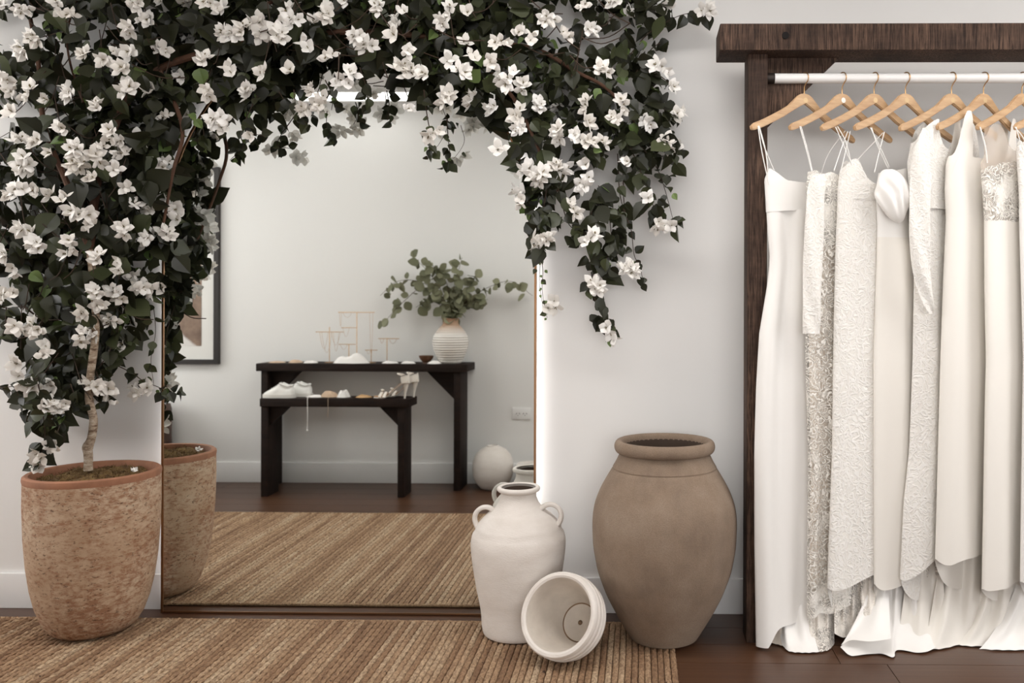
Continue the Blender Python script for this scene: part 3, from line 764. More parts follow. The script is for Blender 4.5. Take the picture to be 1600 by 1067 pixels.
for s, xa in ((1, px1), (-1, RKX1-.16)):
    w = (gx-px1)*s
    MB().prism([(xa, zb), (xa+w, zb), (xa, gz)], 'y', 2.775, 2.815).xf(Matrix.Translation(RI)).build('corner_brace', M_DARK, rack, False)
pc = P(1227, 56, 2.69)
MB().lathe([(0, -.003), (.0105, -.003), (.0115, .006), (0, .006)], 20, mat=Matrix.Translation(pc+RI) @ Matrix.Rotation(PI/2, 4, 'X')).build('wood_plug', plain('dark knot plug', S(14, 9, 7), 1.0), beam)
YR = 2.77; ZR = P(1400, 122.5, YR).z; RR = .0165
rx0 = P(1209, 122, YR).x
MB().tube([(rx0, YR, ZR), (RKX1-.16-.02, YR, ZR)], RR, 20).xf(Matrix.Translation(RI)).build('hanging_rail', M_ROD, rack); rail = bpy.data.objects['hanging_rail']
MB().tube([(px1, YR, ZR), (rx0+.002, YR, ZR)], RR+.001, 20).tube([(RKX1-.18, YR, ZR), (RKX1-.16, YR, ZR)], RR+.001, 20).xf(Matrix.Translation(RI)).build('rail_socket', M_METALD, rail)

# ------------------------------------------------------------------ hangers
TOPC = [(0, 0), (.016, -.0015), (.030, -.009), (.046, -.024), (.07, -.046), (.10, -.064), (.14, -.086), (.18, -.106), (.206, -.117), (.212, -.121), (.221, -.130)]
BOTC = [(.218, -.142), (.205, -.141), (.17, -.127), (.13, -.107), (.09, -.086), (.055, -.064), (.022, -.044), (0, -.033)]
def hanger_mesh():
    out = TOPC+BOTC; poly = out[:-1]+[BOTC[-1]]+[(-x, z) for x, z in out[::-1][1:-1]]
    bm = bmesh.new(); vs = [bm.verts.new((x, -.0065, z)) for x, z in poly]; f = bm.faces.new(vs)
    ex = bmesh.ops.extrude_face_region(bm, geom=[f])
    for v in [g for g in ex['geom'] if isinstance(g, bmesh.types.BMVert)]: v.co.y = .0065
    bmesh.ops.triangulate(bm, faces=[f for f in bm.faces if len(f.verts) > 4])
    bmesh.ops.recalc_face_normals(bm, faces=bm.faces[:])
    bmesh.ops.bevel(bm, geom=[e for e in bm.edges if e.is_manifold and e.calc_face_angle(0) > 1.2], offset=.0025, segments=2, affect='EDGES')
    return MB().bm(bm).mesh('hanger', M_HANGER)
HME = hanger_mesh()
hk = [(0, 0, -.004), (0, 0, .02)]
HZ = ZR-P(1257, 147, YR).z                  # apex below rail centre
HPH = 29
hook = [(0, 0, -.01), (0, 0, HZ*.45)]+[(0, -(RR+.003)*math.cos(a), HZ+(RR+.003)*math.sin(a)) for a in [math.radians(-35+i*18) for i in range(12)]]
HOOK = MB().tube(curve_pts(hook, 3), .0019, 7).mesh('hook', M_GOLD)
EMB = MB().lathe([(0, -.0009), (.0085, -.0009), (.009, 0), (0, 0)], 20, mat=Matrix.Translation((.0, -.0066, -.022)) @ Matrix.Rotation(-PI/2, 4, 'X') @ Matrix.Scale(-1, 4, (0, 0, 1))).mesh('emblem', M_EMB)
EMBW = MB().lathe([(0, -.0009), (.0085, -.0009), (.009, 0), (0, 0)], 20, mat=Matrix.Translation((.0, -.0066, -.022)) @ Matrix.Rotation(-PI/2, 4, 'X') @ Matrix.Scale(-1, 4, (0, 0, 1))).mesh('emblem', M_EMBW)
HPX = [(1257, 29), (1316, 28), (1366, 26), (1415, 27), (1487, 24), (1537, 29), (1597, 29), (1654, 29)]
HLAB = ['wooden hanger nearest the post, holding the draped cowl neck satin gown', 'wooden hanger with a white round sticker, second from the post', 'wooden hanger, third from the post, holding the textured lace gown', 'wooden hanger, fourth from the post, holding the gown with the puffed sleeve',
        'wooden hanger, fifth from the post, inside the long sleeved lace gown', 'wooden hanger, sixth from the post, holding the wide strapped plain gown', 'wooden hanger, seventh from the post, holding the gown with lace bodice', 'wooden hanger at the right edge of the photo']
HC = []
for i, ((hx, ph), lb) in enumerate(zip(HPX, HLAB)):
    p = P(hx, 147, YR); p.y = YR; p.z = ZR-HZ; HC.append((p, math.radians(ph)))
    h = empty('clothes_hanger', p, math.radians(ph)); tag(h, lb, 'hanger', 'wooden hangers on the rail')
    link('hanger_body', HME, h); link('hook', HOOK, h); link('emblem', EMBW if i == 1 else EMB, h)

# ------------------------------------------------------------------ gowns
def cloth(name, c, rough=.5, lace=None, sheen=.3):
    m = NM(name); v = m.coord(); m.set(Roughness=rough); m.b.inputs['Sheen Weight'].default_value = sheen
    wv = m.noise(v, 900, 2)
    if lace is None:
        m.col(m.mix(m.math('MULTIPLY', m.noise(v, 6, 3), .3), c, tuple(x*.95 for x in c[:3])+(1,))); m.bump(wv, .05, .001)
    else:
        sc, hole, relief = lace
        nz = m.node('ShaderNodeTexNoise', Scale=sc*.35, Detail=2.0); m.lk(v, nz.inputs['Vector'])
        ad = m.node('ShaderNodeVectorMath', operation='MULTIPLY_ADD'); m.lk(nz.outputs['Color'], ad.inputs[0]); ad.inputs[1].default_value = (2.2/sc*2,)*3; m.lk(v, ad.inputs[2])
        vo = m.node('ShaderNodeTexVoronoi', Scale=sc, feature='DISTANCE_TO_EDGE'); m.lk(ad.outputs[0], vo.inputs['Vector'])
        vf = m.node('ShaderNodeTexVoronoi', Scale=sc*.42); m.lk(ad.outputs[0], vf.inputs['Vector'])
        rings = m.math('SINE', m.math('MULTIPLY', vf.outputs['Distance'], 26))
        cord = m.ramp(rings, [(.35, (0, 0, 0, 1)), (.75, (1, 1, 1, 1))])
        web = m.ramp(vo.outputs['Distance'], [(.05, (1, 1, 1, 1)), (.16, (0, 0, 0, 1))])
        h = m.mix(.5, cord, web, 'LIGHTEN')
        m.col(m.mix(m.math('MULTIPLY', m.math('SUBTRACT', 1.0, h), .42), c, tuple(x*k for x, k in zip(c[:3], (.86, .83, .78)))+(1,)))
        m.bump(h, relief, .006)
        if hole > 0:
            msk = m.ramp(m.noise(v, sc*.10, 2), [(.40, (0, 0, 0, 1)), (.50, (1, 1, 1, 1))])
            al = m.math('SUBTRACT', 1.0, m.math('MULTIPLY', m.math('MULTIPLY', m.math('SUBTRACT', 1.0, h), msk), hole))
            m.lk(al, m.b.inputs['Alpha'])
    return m.m
IV = S(239, 236, 232)
M_SATIN = cloth('ivory satin', IV, .42)
M_SATIN2 = cloth('warm ivory crepe', S(235, 230, 222), .55)
M_LACEH = cloth('open guipure lace', S(242, 238, 231), .7, (66, .9, .5))
M_LACEF = cloth('swirled corded lace', S(240, 237, 232), .7, (50, 0.0, .45))
M_LACEB = cloth('bodice net lace', S(242, 238, 231), .7, (62, .9, .5))
M_FRINGE = cloth('scalloped lace edge', S(238, 232, 224), .7, (80, .6, .4))
def sheer():
    m = NM('sheer tulle'); m.col(S(226, 212, 198)); m.set(Roughness=.8); m.b.inputs['Alpha'].default_value = .38; return m.m
M_SHEER = sheer()
M_LINING = cloth('pale lining', S(226, 214, 200), .6)
class Gown:
    def __init__(s, i, edges, label, name='wedding_gown'):
        s.c, s.ph = HC[i]; s.d = Vector((math.cos(s.ph), math.sin(s.ph), 0)); s.nn = Vector((math.sin(s.ph), -math.cos(s.ph), 0))
        s.root = empty(name, (s.c.x, s.c.y, 0)); tag(s.root, label, 'gown', 'wedding gowns on the rack'); s.seed = i*13.7
        s.I = Vector((-s.c.x, -s.c.y, 0))
        s.L = []; s.R = []
        for py, a, b in edges:
            z = s.pl((a+b)/2, py).z
            s.L.append((z, s.u(s.pl(a, py)))); s.R.append((z, s.u(s.pl(b, py))))
        s.L.sort(); s.R.sort()
    def pl(s, px, py):
        v = ray(px, py); t = Vector((s.c.x, s.c.y, 0)).dot(s.nn)/v.dot(s.nn)
        return Vector((0, 0, CAMH))+v*t
    def u(s, p): return (p-s.c).dot(s.d)
    def z(s, px, py): return s.pl(px, py).z
    def at(s, z, th, b, fold, m, grow=0.0):
        l, r = interp(s.L, z), interp(s.R, z); a = (r-l)/2+grow; mid = (l+r)/2
        cu = math.cos(th); sg = math.copysign(abs(cu)**.85, cu)
        uu = mid+a*sg
        fo = fold*math.sin(2*PI*m*(sg*.5+.5)+s.seed+z*.8)+fold*.5*math.sin(2*PI*m*1.7*(sg*.5)+s.seed*2-z*1.3)
        w = (b+grow)*math.sin(th)+fo*(1 if math.sin(th) >= 0 else .6)
        p = s.c+s.d*uu+s.nn*w; return Vector((p.x, p.y, z))+s.I
    def shell(s, name, mat, ztop, zbot, b, fold, m=2, nu=72, nv=40, grow=0.0):
        """ztop/zbot: functions of (cos, sin) of the section angle -> z"""
        def fn(uu, vv):
            th = 2*PI*uu; c_, s_ = math.cos(th), math.sin(th)
            z = lerp(ztop(c_, s_), zbot(c_, s_), vv)
            bb = b(z) if callable(b) else b; ff = fold(z) if callable(fold) else fold
            return s.at(z, th, bb, ff, m, grow)
        o = MB().grid(nu, nv, fn, wrap=True).build(name, mat, s.root)
        if name == 'bodice': s.bod = o
        return o
    def strap(s, pix, r=.0017, off=.016, mat=None, name='strap'):
        pts = [s.pl(x, y)+s.nn*(off if i else .008)+s.I for i, (x, y) in enumerate(pix)]
        return MB().tube(curve_pts(pts, 4) if len(pts) > 2 else pts, r, 6).build(name, mat or M_SATIN, s.bod)
    def sleeve(s, pix, mat, off=.04, name='sleeve', flat=.35, wav=.004):
        """pix: (px, py, half width px)"""
        pts = [s.pl(x, y)+s.nn*off for x, y, w in pix]; c = curve_pts(pts, 8); n = len(c); mb = MB(); seg = 20
        tab = [(i/(len(pix)-1), w*2.66/F) for i, (x, y, w) in enumerate(pix)]
        vs = []
        for i, q in enumerate(c):
            w = interp(tab, i/(n-1))
            for k in range(seg):
                a = 2*PI*k/seg; x = math.cos(a)*w; y = math.sin(a)*w*flat+wav*math.sin(a*3+i*.35+s.seed)
                vs.append(q+Vector((1, 0, 0))*x+Vector((0, -1, 0))*y+s.I)
        mb.add(vs, [(i*seg+k, i*seg+(k+1) % seg, (i+1)*seg+(k+1) % seg, (i+1)*seg+k) for i in range(n-1) for k in range(seg)])
        mb.add([vs[k] for k in range(seg)], [tuple(range(seg))])
        return mb.build(name, mat, s.root)
    def train(s, top, bottom, mat, m=3, A=.016, name='train', Yt=2.76, nu=48, nv=26, power=2.2, ph=0.0):
        """top: [(px,py)] under the hem; bottom: [(px,py)] where the edge meets the floor"""
        tp_ = [P(x, y, Yt) for x, y in top]
        bt = []
        for q in bottom:
            lift = q[2] if len(q) > 2 else .004
            bt.append(FL(q[0], q[1], lift))
        tc, bc = curve_pts(tp_, 10), curve_pts(bt, 10)
        def samp(c, u):
            f = u*(len(c)-1); i = min(int(f), len(c)-2); return c[i].lerp(c[i+1], f-i)
        def fn(u, v):
            a, b = samp(tc, u), samp(bc, u); e = v**power
            x = lerp(a.x, b.x, lerp(v, e, .6)); y = lerp(a.y, b.y, e); z = lerp(a.z, b.z, 1-(1-v)**1.15)
            w = math.sin(2*PI*m*u+ph+s.seed+v*1.2)*A*(.25+.75*math.sin(PI*min(1, v*.9+.1)))*(1-.85*max(0, v-.8)/.2)
            return Vector((x+w*.35, min(y+w, 2.97), max(z, .0035+.002*abs(math.sin(u*20)))))+s.I
        return MB().grid(nu, nv, fn).build(name, mat, s.root)
def hemfn(g, front, left, back, wob=.006):
    zf, zl, zb_ = g.z(1400, front), g.z(1400, left), g.z(1400, back)
    def f(c_, s_):
        k = .5+.5*s_                       # 1 at the side facing the camera
        z = lerp(zb_, zf, k); z = lerp(z, zl, max(0, -c_)**5)
        return max(.012, z+wob*math.sin(7*c_+g.seed))
    return f
def fg(z0, z1, a, b): return lambda z: lerp(a, b, min(1, max(0, (z0-z)/(z0-z1))))

# 1: satin slip gown with cowl neck
g = Gown(0, [(262, 1204, 1296), (286, 1195, 1300), (318, 1197, 1302), (360, 1199, 1304), (408, 1203, 1306), (450, 1198, 1310), (520, 1186, 1316), (600, 1181, 1320), (700, 1178, 1324), (840, 1178, 1326), (1010, 1181, 1330)],
         'plain satin slip gown with draped cowl neck, nearest the timber post')
wz = g.z(1225, 326)
neck = lambda c_, s_: g.z(1225, 284)+(g.z(1225, 266)-g.z(1225, 284))*max(0, -c_-.45)/.55*1.0+.012*max(0, c_-.3)
g.shell('bodice', M_SATIN, neck, lambda c_, s_: wz-.004+.012*c_, .028, .005, 1.3, nv=14, grow=.002)
g.shell('skirt', M_SATIN, lambda c_, s_: wz+.012*c_, hemfn(g, 930, 974, 985), fg(wz, 0, .026, .036), fg(wz, 0, .004, .016), 2.2)
g.strap([(1183, 197), (1190, 232), (1205, 268)]); g.strap([(1184, 198), (1192, 240), (1196, 284)]); g.strap([(1182, 198), (1186, 240), (1197, 290)])
g.strap([(1318, 205), (1300, 240), (1288, 275)], off=-.02)
g.train([(1212, 900), (1232, 902), (1258, 900)], [(1222, 1008, .008), (1234, 1018), (1256, 1020), (1280, 1019)], M_SATIN, 2, .012)
g.train([(1200, 910), (1210, 910), (1224, 912)], [(1187, 992, .012), (1198, 1001, .008), (1214, 1007), (1232, 1011)], M_LINING, 2, .008)
# 2: open lace gown with long sleeve
g = Gown(1, [(265, 1263, 1352), (300, 1259, 1356), (400, 1264, 1360), (540, 1258, 1368), (700, 1262, 1376), (930, 1259, 1384), (1010, 1259, 1388)],
         'open guipure lace gown with one narrow lace sleeve, second from the post')
top = lambda c_, s_: g.z(1290, 272)+.004*math.sin(14*c_)+.01*max(0, -c_-.5)
wz = g.z(1290, 560)
g.shell('bodice', M_LACEH, top, lambda c_, s_: wz-.002, .026, .003, 2, nv=30)
g.shell('skirt', M_LACEH, lambda c_, s_: wz, hemfn(g, 925, 935, 985, .012), .03, fg(wz, 0, .004, .011), 2.6)
g.shell('lining', M_LINING, lambda c_, s_: g.z(1290, 380), hemfn(g, 890, 890, 930), .016, .002, 2, 40, 16, -.012)
g.sleeve([(1268, 275, 12), (1262, 300, 14), (1259, 360, 15), (1256, 430, 15), (1255, 490, 14), (1254, 521, 13)], M_LACEF, .042)
g.strap([(1247, 198), (1254, 232), (1263, 268)]); g.strap([(1249, 198), (1258, 240), (1264, 268)])
g.strap([(1377, 208), (1345, 250), (1325, 275)], off=-.02)
g.train([(1262, 890), (1278, 888), (1302, 890)], [(1262, 1003, .02), (1276, 1018), (1294, 1016), (1304, 1006)], M_FRINGE, 3, .010)
# 3: textured lace gown
g = Gown(2, [(248, 1320, 1408), (275, 1313, 1410), (300, 1310, 1412), (400, 1306, 1420), (520, 1303, 1428), (700, 1300, 1434), (890, 1292, 1440), (1000, 1290, 1442)],
         'thick white swirled lace gown with pointed cup, third from the post')
top = lambda c_, s_: g.z(1340, 290)+(g.z(1330, 250)-g.z(1330, 290))*math.exp(-((c_+.72)/.38)**2)+.02*math.exp(-((c_-.7)/.3)**2)
wz = g.z(1340, 312)
g.shell('bodice', M_LACEF, top, lambda c_, s_: wz-.003, .032, .003, 2, nv=16)
g.shell('skirt', M_LACEF, lambda c_, s_: wz, hemfn(g, 890, 905, 960, .012), .031, fg(wz, 0, .002, .008), 1.8)
g.strap([(1306, 198), (1316, 222), (1324, 252)]); g.strap([(1303, 199), (1318, 240), (1330, 268)]); g.strap([(1322, 206), (1308, 238), (1298, 268)]); g.strap([(1326, 206), (1316, 238), (1308, 272)])
g.train([(1304, 845), (1320, 845), (1345, 840)], [(1304, 990, .05), (1318, 996, .03), (1332, 990, .035), (1345, 984, .05)], M_FRINGE, 3, .012)
g.train([(1340, 850), (1356, 850), (1372, 848)], [(1348, 960, .1), (1358, 968, .09), (1366, 962, .1)], M_FRINGE, 2, .008, nu=24, nv=14)
# 4: satin gown with puffed off-shoulder sleeve
g = Gown(3, [(262, 1376, 1462), (300, 1370, 1464), (360, 1372, 1468), (400, 1371, 1472), (560, 1366, 1478), (905, 1367, 1492), (1010, 1367, 1494)],
         'plain crepe gown with a puffed off the shoulder sleeve, fourth from the post')
top = lambda c_, s_: g.z(1400, 268)+.01*math.cos(3*c_)
wz = g.z(1400, 372)
g.shell('bodice', M_SATIN, top, lambda c_, s_: wz-.003, .028, .004, 2, nv=18)
g.shell('skirt', M_SATIN2, lambda c_, s_: wz, hemfn(g, 908, 908, 960), .03, fg(wz, 0, .003, .008), 1.8)
g.strap([(1357, 200), (1368, 228), (1384, 262)]); g.strap([(1359, 200), (1366, 230), (1382, 264)]); g.strap([(1379, 207), (1369, 236), (1361, 270)])
def puff(uu, vv):
    th = 2*PI*uu; ph = PI*vv
    p = g.pl(1381, 309)+g.nn*.052
    r = Vector((math.sin(ph)*math.cos(th)*.062, -math.sin(ph)*math.sin(th)*.032, math.cos(ph)*.086))
    k = 1+.14*noise.noise((r.x*18, r.y*10, r.z*12+4))
    r *= k; q_ = r.z/.086
    r.x *= 1-.42*max(0, -q_)-.25*max(0, q_)
    r.x += -.016*max(0, q_)+.012*max(0, -q_)-.006
    r.y += -.0045*math.sin(2*PI*(r.x*.9+r.z*.35)/.036+4*noise.noise((r.x*14, 1, r.z*11)))*math.sin(ph)
    return p+r+g.I
MB().grid(64, 44, puff, wrap=True).build('sleeve', M_SATIN, g.root)
g.train([(1370, 865), (1394, 868), (1424, 865)], [(1313, 1011, .02), (1332, 1025), (1372, 1021), (1396, 1027), (1402, 1016), (1440, 1020), (1466, 1010, .01)], M_SATIN, 3.2, .014, nu=80, nv=36, power=3.0)
g.train([(1362, 905), (1374, 905), (1390, 905)], [(1314, 1008, .03), (1330, 1000, .045), (1360, 1002, .05), (1392, 998, .06)], M_SATIN, 1.5, .008, power=1.6, nu=30, nv=16)
# 5: long sleeved corded lace gown
g = Gown(4, [(180, 1452, 1520), (205, 1430, 1526), (260, 1420, 1530), (320, 1424, 1530), (400, 1430, 1530), (560, 1428, 1534), (700, 1424, 1540), (780, 1416, 1544), (880, 1412, 1550), (1000, 1410, 1554)],
         'corded lace gown with covered shoulders and long narrow sleeves, fifth from the post')
top = lambda c_, s_: g.z(1470, 238)+(g.z(1450, 190)-g.z(1450, 238))*(math.exp(-((c_+.62)/.3)**2)+math.exp(-((c_-.62)/.3)**2))
wz = g.z(1470, 326)
g.shell('bodice', M_LACEF, top, lambda c_, s_: wz-.006, .034, .003, 2, nv=26, grow=.003)
g.shell('skirt', M_LACEF, lambda c_, s_: wz, hemfn(g, 880, 905, 960, .012), .028, fg(wz, 0, .003, .012), 2.0)
g.sleeve([(1432, 205, 9), (1424, 240, 16), (1420, 300, 17), (1419, 370, 16), (1423, 430, 14), (1430, 470, 10), (1434, 490, 7)], M_LACEF, .052)
g.train([(1424, 840), (1440, 842), (1466, 835)], [(1418, 940, .12), (1436, 962, .08), (1450, 942, .12), (1468, 905, .2)], M_FRINGE, 3, .012)
g.train([(1420, 845), (1444, 848), (1472, 845)], [(1400, 1006, .01), (1430, 1014), (1458, 1013), (1486, 1006)], M_SATIN2, 2, .012)
# 6: plain gown with wide straps
g = Gown(5, [(176, 1492, 1590), (205, 1490, 1588), (240, 1486, 1586), (262, 1479, 1584), (300, 1477, 1584), (345, 1479, 1586), (450, 1474, 1590), (560, 1470, 1594), (700, 1466, 1600), (885, 1461, 1606), (1010, 1460, 1608)],
         'plain crepe gown with wide shoulder straps, sixth from the post')
top = lambda c_, s_: g.z(1530, 250)+(g.z(1500, 178)-g.z(1500, 250))*(math.exp(-((c_+.70)/.19)**4)+math.exp(-((c_-.70)/.19)**4))
wz = g.z(1510, 343)
g.shell('bodice', M_SATIN2, top, lambda c_, s_: wz-.003, .03, .003, 2, nv=30)
g.shell('skirt', M_SATIN2, lambda c_, s_: wz, hemfn(g, 887, 884, 950, .003), .03, fg(wz, 0, .003, .014), 1.9)
g.train([(1470, 840), (1500, 842), (1534, 840)], [(1442, 1013), (1470, 1014), (1505, 1006), (1536, 992, .02)], M_SATIN2, 2.2, .016, nv=30)
# 7: gown with lace bodice
g = Gown(6, [(250, 1538, 1640), (262, 1532, 1642), (345, 1538, 1644), (450, 1538, 1650), (560, 1540, 1656), (640, 1538, 1658), (700, 1537, 1660), (948, 1533, 1666), (1010, 1530, 1668)],
         'crepe gown with open lace bodice and sheer yoke, seventh from the post')
top = lambda c_, s_: g.z(1580, 272)+(g.z(1560, 254)-g.z(1560, 272))*max(0, 1-abs(c_+.3)/.8)+.003*math.sin(20*c_)
wz = g.z(1580, 347)
g.shell('bodice', M_LACEB, top, lambda c_, s_: wz-.003, .03, .003, 2, nv=18)
g.shell('bodice_lining', M_LINING, lambda c_, s_: g.z(1580, 285), lambda c_, s_: wz, .016, .002, 2, 40, 8, -.01)
g.shell('skirt', M_SATIN2, lambda c_, s_: wz, hemfn(g, 948, 950, 985, .003), .03, fg(wz, 0, .003, .014), 1.8)
g.shell('sheer_yoke', M_SHEER, lambda c_, s_: g.z(1560, 235)+(g.z(1540, 196)-g.z(1540, 235))*math.exp(-((abs(c_)-.72)/.3)**4), lambda c_, s_: g.z(1580, 275), .024, .002, 2, 48, 12)
g.strap([(1528, 199), (1533, 230), (1536, 256)], .0022)
g.train([(1540, 895), (1562, 895), (1592, 895)], [(1488, 1006), (1520, 1010), (1560, 1007), (1600, 996)], M_SATIN2, 2.4, .014)
# 8: gown cut by the edge of the photo
g = Gown(7, [(215, 1594, 1690), (240, 1589, 1692), (300, 1593, 1694), (560, 1600, 1700), (950, 1592, 1710), (1010, 1588, 1712)],
         'pale satin gown with doubled thin straps, cut off by the right edge of the photo')
top = lambda c_, s_: g.z(1640, 262)+(g.z(1600, 222)-g.z(1600, 262))*math.exp(-((c_+.75)/.4)**2)
wz = g.z(1640, 330)
g.shell('bodice', M_LACEF, top, lambda c_, s_: wz-.003, .028, .003, 2, nv=16)
g.shell('skirt', M_SATIN, lambda c_, s_: wz, hemfn(g, 955, 955, 990), .03, fg(wz, 0, .003, .010), 1.8)
g.strap([(1582, 199), (1590, 214), (1596, 226)]); g.strap([(1584, 199), (1588, 225), (1598, 250)])
g.train([(1594, 895), (1625, 895), (1660, 895)], [(1530, 1014), (1570, 1016), (1610, 1015), (1660, 1010)], M_SATIN, 2.5, .012)

# ------------------------------------------------------------------ console table and bench (seen in the mirror)
def trestle(name, label, x0, x1, yf, yb, ztop, th, lx0, lx1, gus, cat):
    """yf/yb real depths: yf is the side facing the mirror (larger y)"""
    r = empty(name, ((x0+x1)/2, (yf+yb)/2, 0)); tag(r, label, cat); I = Vector((-(x0+x1)/2, -(yf+yb)/2, 0)); T = Matrix.Translation(I)
    MB().box((x0, yb, ztop-th), (x1, yf, ztop), bev=.004).xf(T).build('table_top', M_TABLE, r)
    lw = .040
    for s, xa in ((1, lx0), (-1, lx1-lw)):
        MB().box((xa, yb+.012, 0), (xa+lw, yf-.012, ztop-th), bev=.003).xf(T).build('leg', M_TABLE, r)
        xi = xa+lw if s > 0 else xa
        ym = (yf+yb)/2+.03
        MB().prism([(xi, ztop-th), (xi+s*gus, ztop-th), (xi, ztop-th-gus)], 'y', ym-.02, ym+.02).xf(T).build('corner_brace', M_TABLE, r, False)
    return r
def vx(px, Yv): return P(px, 600, Yv).x
TZ = P(560, 568.5, 4.97).z
trestle('console_table', 'tall dark timber console table against the opposite wall, shown in the mirror', vx(400, 4.97), vx(742, 5.2), 2*YM-4.965, 2*YM-5.20, TZ, .046, vx(408, 4.98), vx(719.5, 4.98), .18, 'table')
BZ = P(530, 622.5, 4.80).z
trestle('low_bench', 'low dark timber bench in front of the console table, shown in the mirror', vx(408, 4.80), vx(652, 4.955), 2*YM-4.78, 2*YM-4.955, BZ, .048, vx(409, 4.8), vx(643, 4.94), .115, 'bench')
YT, YBn = 5.085, 4.865            # virtual depth of things on the table and on the bench
# ribbed vase
c = PM(704, 567, YT); VX, VY = c.x, c.y
vp = [(.0, 0), (.062, 0), (.068, .006)]
for k in range(64):
    t = k/63; z = .008+t*.225; r = interp([(0, .068), (.15, .085), (.35, .103), (.55, .109), (.7, .103), (.85, .082), (1, .052)], t)
    vp.append((r+.0018*math.sin(t*2*PI*15), z))
vp += [(.046, .245), (.045, .262), (.050, .272), (.045, .274), (.040, .262), (.042, .24), (.08, .17), (.06, .03), (0, .02)]
def vase_mat():
    m = NM('ribbed two tone vase'); v = m.coord(); sp = m.node('ShaderNodeSeparateXYZ'); m.lk(v, sp.inputs[0])
    z = m.math('ADD', sp.outputs[2], m.math('MULTIPLY', m.noise(v, 9, 3), .03))
    m.col(m.ramp(m.math('MULTIPLY', z, 3.3), [(.0, S(170, 128, 92)), (.05, S(214, 208, 200)), (.62, S(216, 211, 205)), (.82, S(176, 146, 122)), (1, S(150, 112, 84))])); m.set(Roughness=.85); return m.m
vase = MB().lathe(vp, 48, close=True).build('ribbed_vase', vase_mat()); vase.location = (VX, VY, TZ)
tag(vase, 'ribbed white vase with tan neck holding greenery on the console table', 'vase')
# eucalyptus stems
def euc_leaf():
    rows = [(0, .05), (.15, .3), (.4, .44), (.65, .40), (.87, .22), (1, .03)]; vs, fs = [], []
    for t, w in rows: vs += [(-w, t, w*.15-.1*t*t), (0, t, -.1*t*t), (w, t, w*.15-.1*t*t)]
    for i in range(5):
        for k in range(2): fs.append((i*3+k, i*3+k+1, i*3+k+4, i*3+k+3))
    return MB().add(vs, fs).mesh('leaf', M_EUC)
EL = euc_leaf(); er = random.Random(77)
ST = [([(704, 500), (692, 470), (660, 450), (632, 470), (612, 490), (598, 508)], 15, 'lowest drooping eucalyptus stem on the left side of the ribbed vase'),
      ([(704, 500), (690, 462), (655, 440), (620, 440), (594, 462)], 19, 'eucalyptus stem bending far left out of the ribbed vase'),
      ([(704, 500), (690, 455), (665, 420), (640, 398)], 22, 'tallest eucalyptus stem, leaning up left in the ribbed vase'),
      ([(704, 500), (700, 450), (688, 425), (672, 412)], 20, 'leafy eucalyptus stem standing up left of the middle in the ribbed vase'),
      ([(705, 500), (708, 455), (716, 425), (722, 402)], 15, 'thin upright eucalyptus stem at the middle of the ribbed vase'),
      ([(705, 500), (716, 465), (738, 440), (746, 432)], 18, 'eucalyptus stem leaning up right in the ribbed vase'),
      ([(705, 500), (730, 470), (765, 448), (800, 440), (832, 462)], 20, 'eucalyptus stem arching far right out of the ribbed vase'),
      ([(705, 500), (725, 480), (745, 468), (756, 478)], 20, 'short eucalyptus stem bending right just above the vase neck'),
      ([(704, 500), (690, 478), (668, 470), (650, 480)], 18, 'short eucalyptus stem bending left just above the vase neck'),
      ([(704, 500), (712, 478), (722, 462), (718, 450)], 20, 'shortest eucalyptus stem in the very middle of the bunch')]
for k, (pix, nl, lb) in enumerate(ST):
    pts = [PM(x, y, YT+er.uniform(-.05, .05)*(i/len(pix))) for i, (x, y) in enumerate(pix)]
    pts[0] = Vector((VX+er.uniform(-.012, .012), VY+er.uniform(-.012, .012), TZ+.2))
    pts.insert(1, Vector((VX+(pts[1].x-VX)*.12, VY, TZ+.275)))
    st = empty('eucalyptus_stem', pts[0]); tag(st, lb or 'leafy eucalyptus stem in the crowded middle of the ribbed vase', 'stem', 'eucalyptus stems in the vase')
    c = curve_pts(pts, 6); I = -pts[0]
    MB().tube([q+I for q in c], [.0026*(1-.6*i/len(c)) for i in range(len(c))], 5).build('stem', M_TWIG, st)
    nl = int(nl*1.35)
    for j in range(nl):
        f = lerp(.26, 1, (j+er.random()*.6)/nl); q = c[min(len(c)-1, int(f*(len(c)-1)))]
        t = Vector((er.gauss(0, .8), er.gauss(0, .8), er.gauss(-.2, .7))).normalized(); n_ = Vector((er.gauss(0, .5), er.gauss(.8, .4), er.gauss(.4, .5)))
        n_ = (n_-t*n_.dot(t)).normalized(); M3 = Matrix((t.cross(n_), t, n_)).transposed()
        sz = er.uniform(.044, .074); q2 = q+I+t*.008
        if q2.y+pts[0].y-sz < YNEAR+.01: q2.y += .04
        wy, wx = q2.y+pts[0].y, q2.x+pts[0].x+sz*max(.45, t.x+.2)
        if wx > -.78*wy-.02: q2.x -= wx-(-.78*wy-.02)
        o = link('leaf', EL, st); o.matrix_local = Matrix.Translation(q2) @ M3.to_4x4() @ Matrix.Scale(sz, 4)
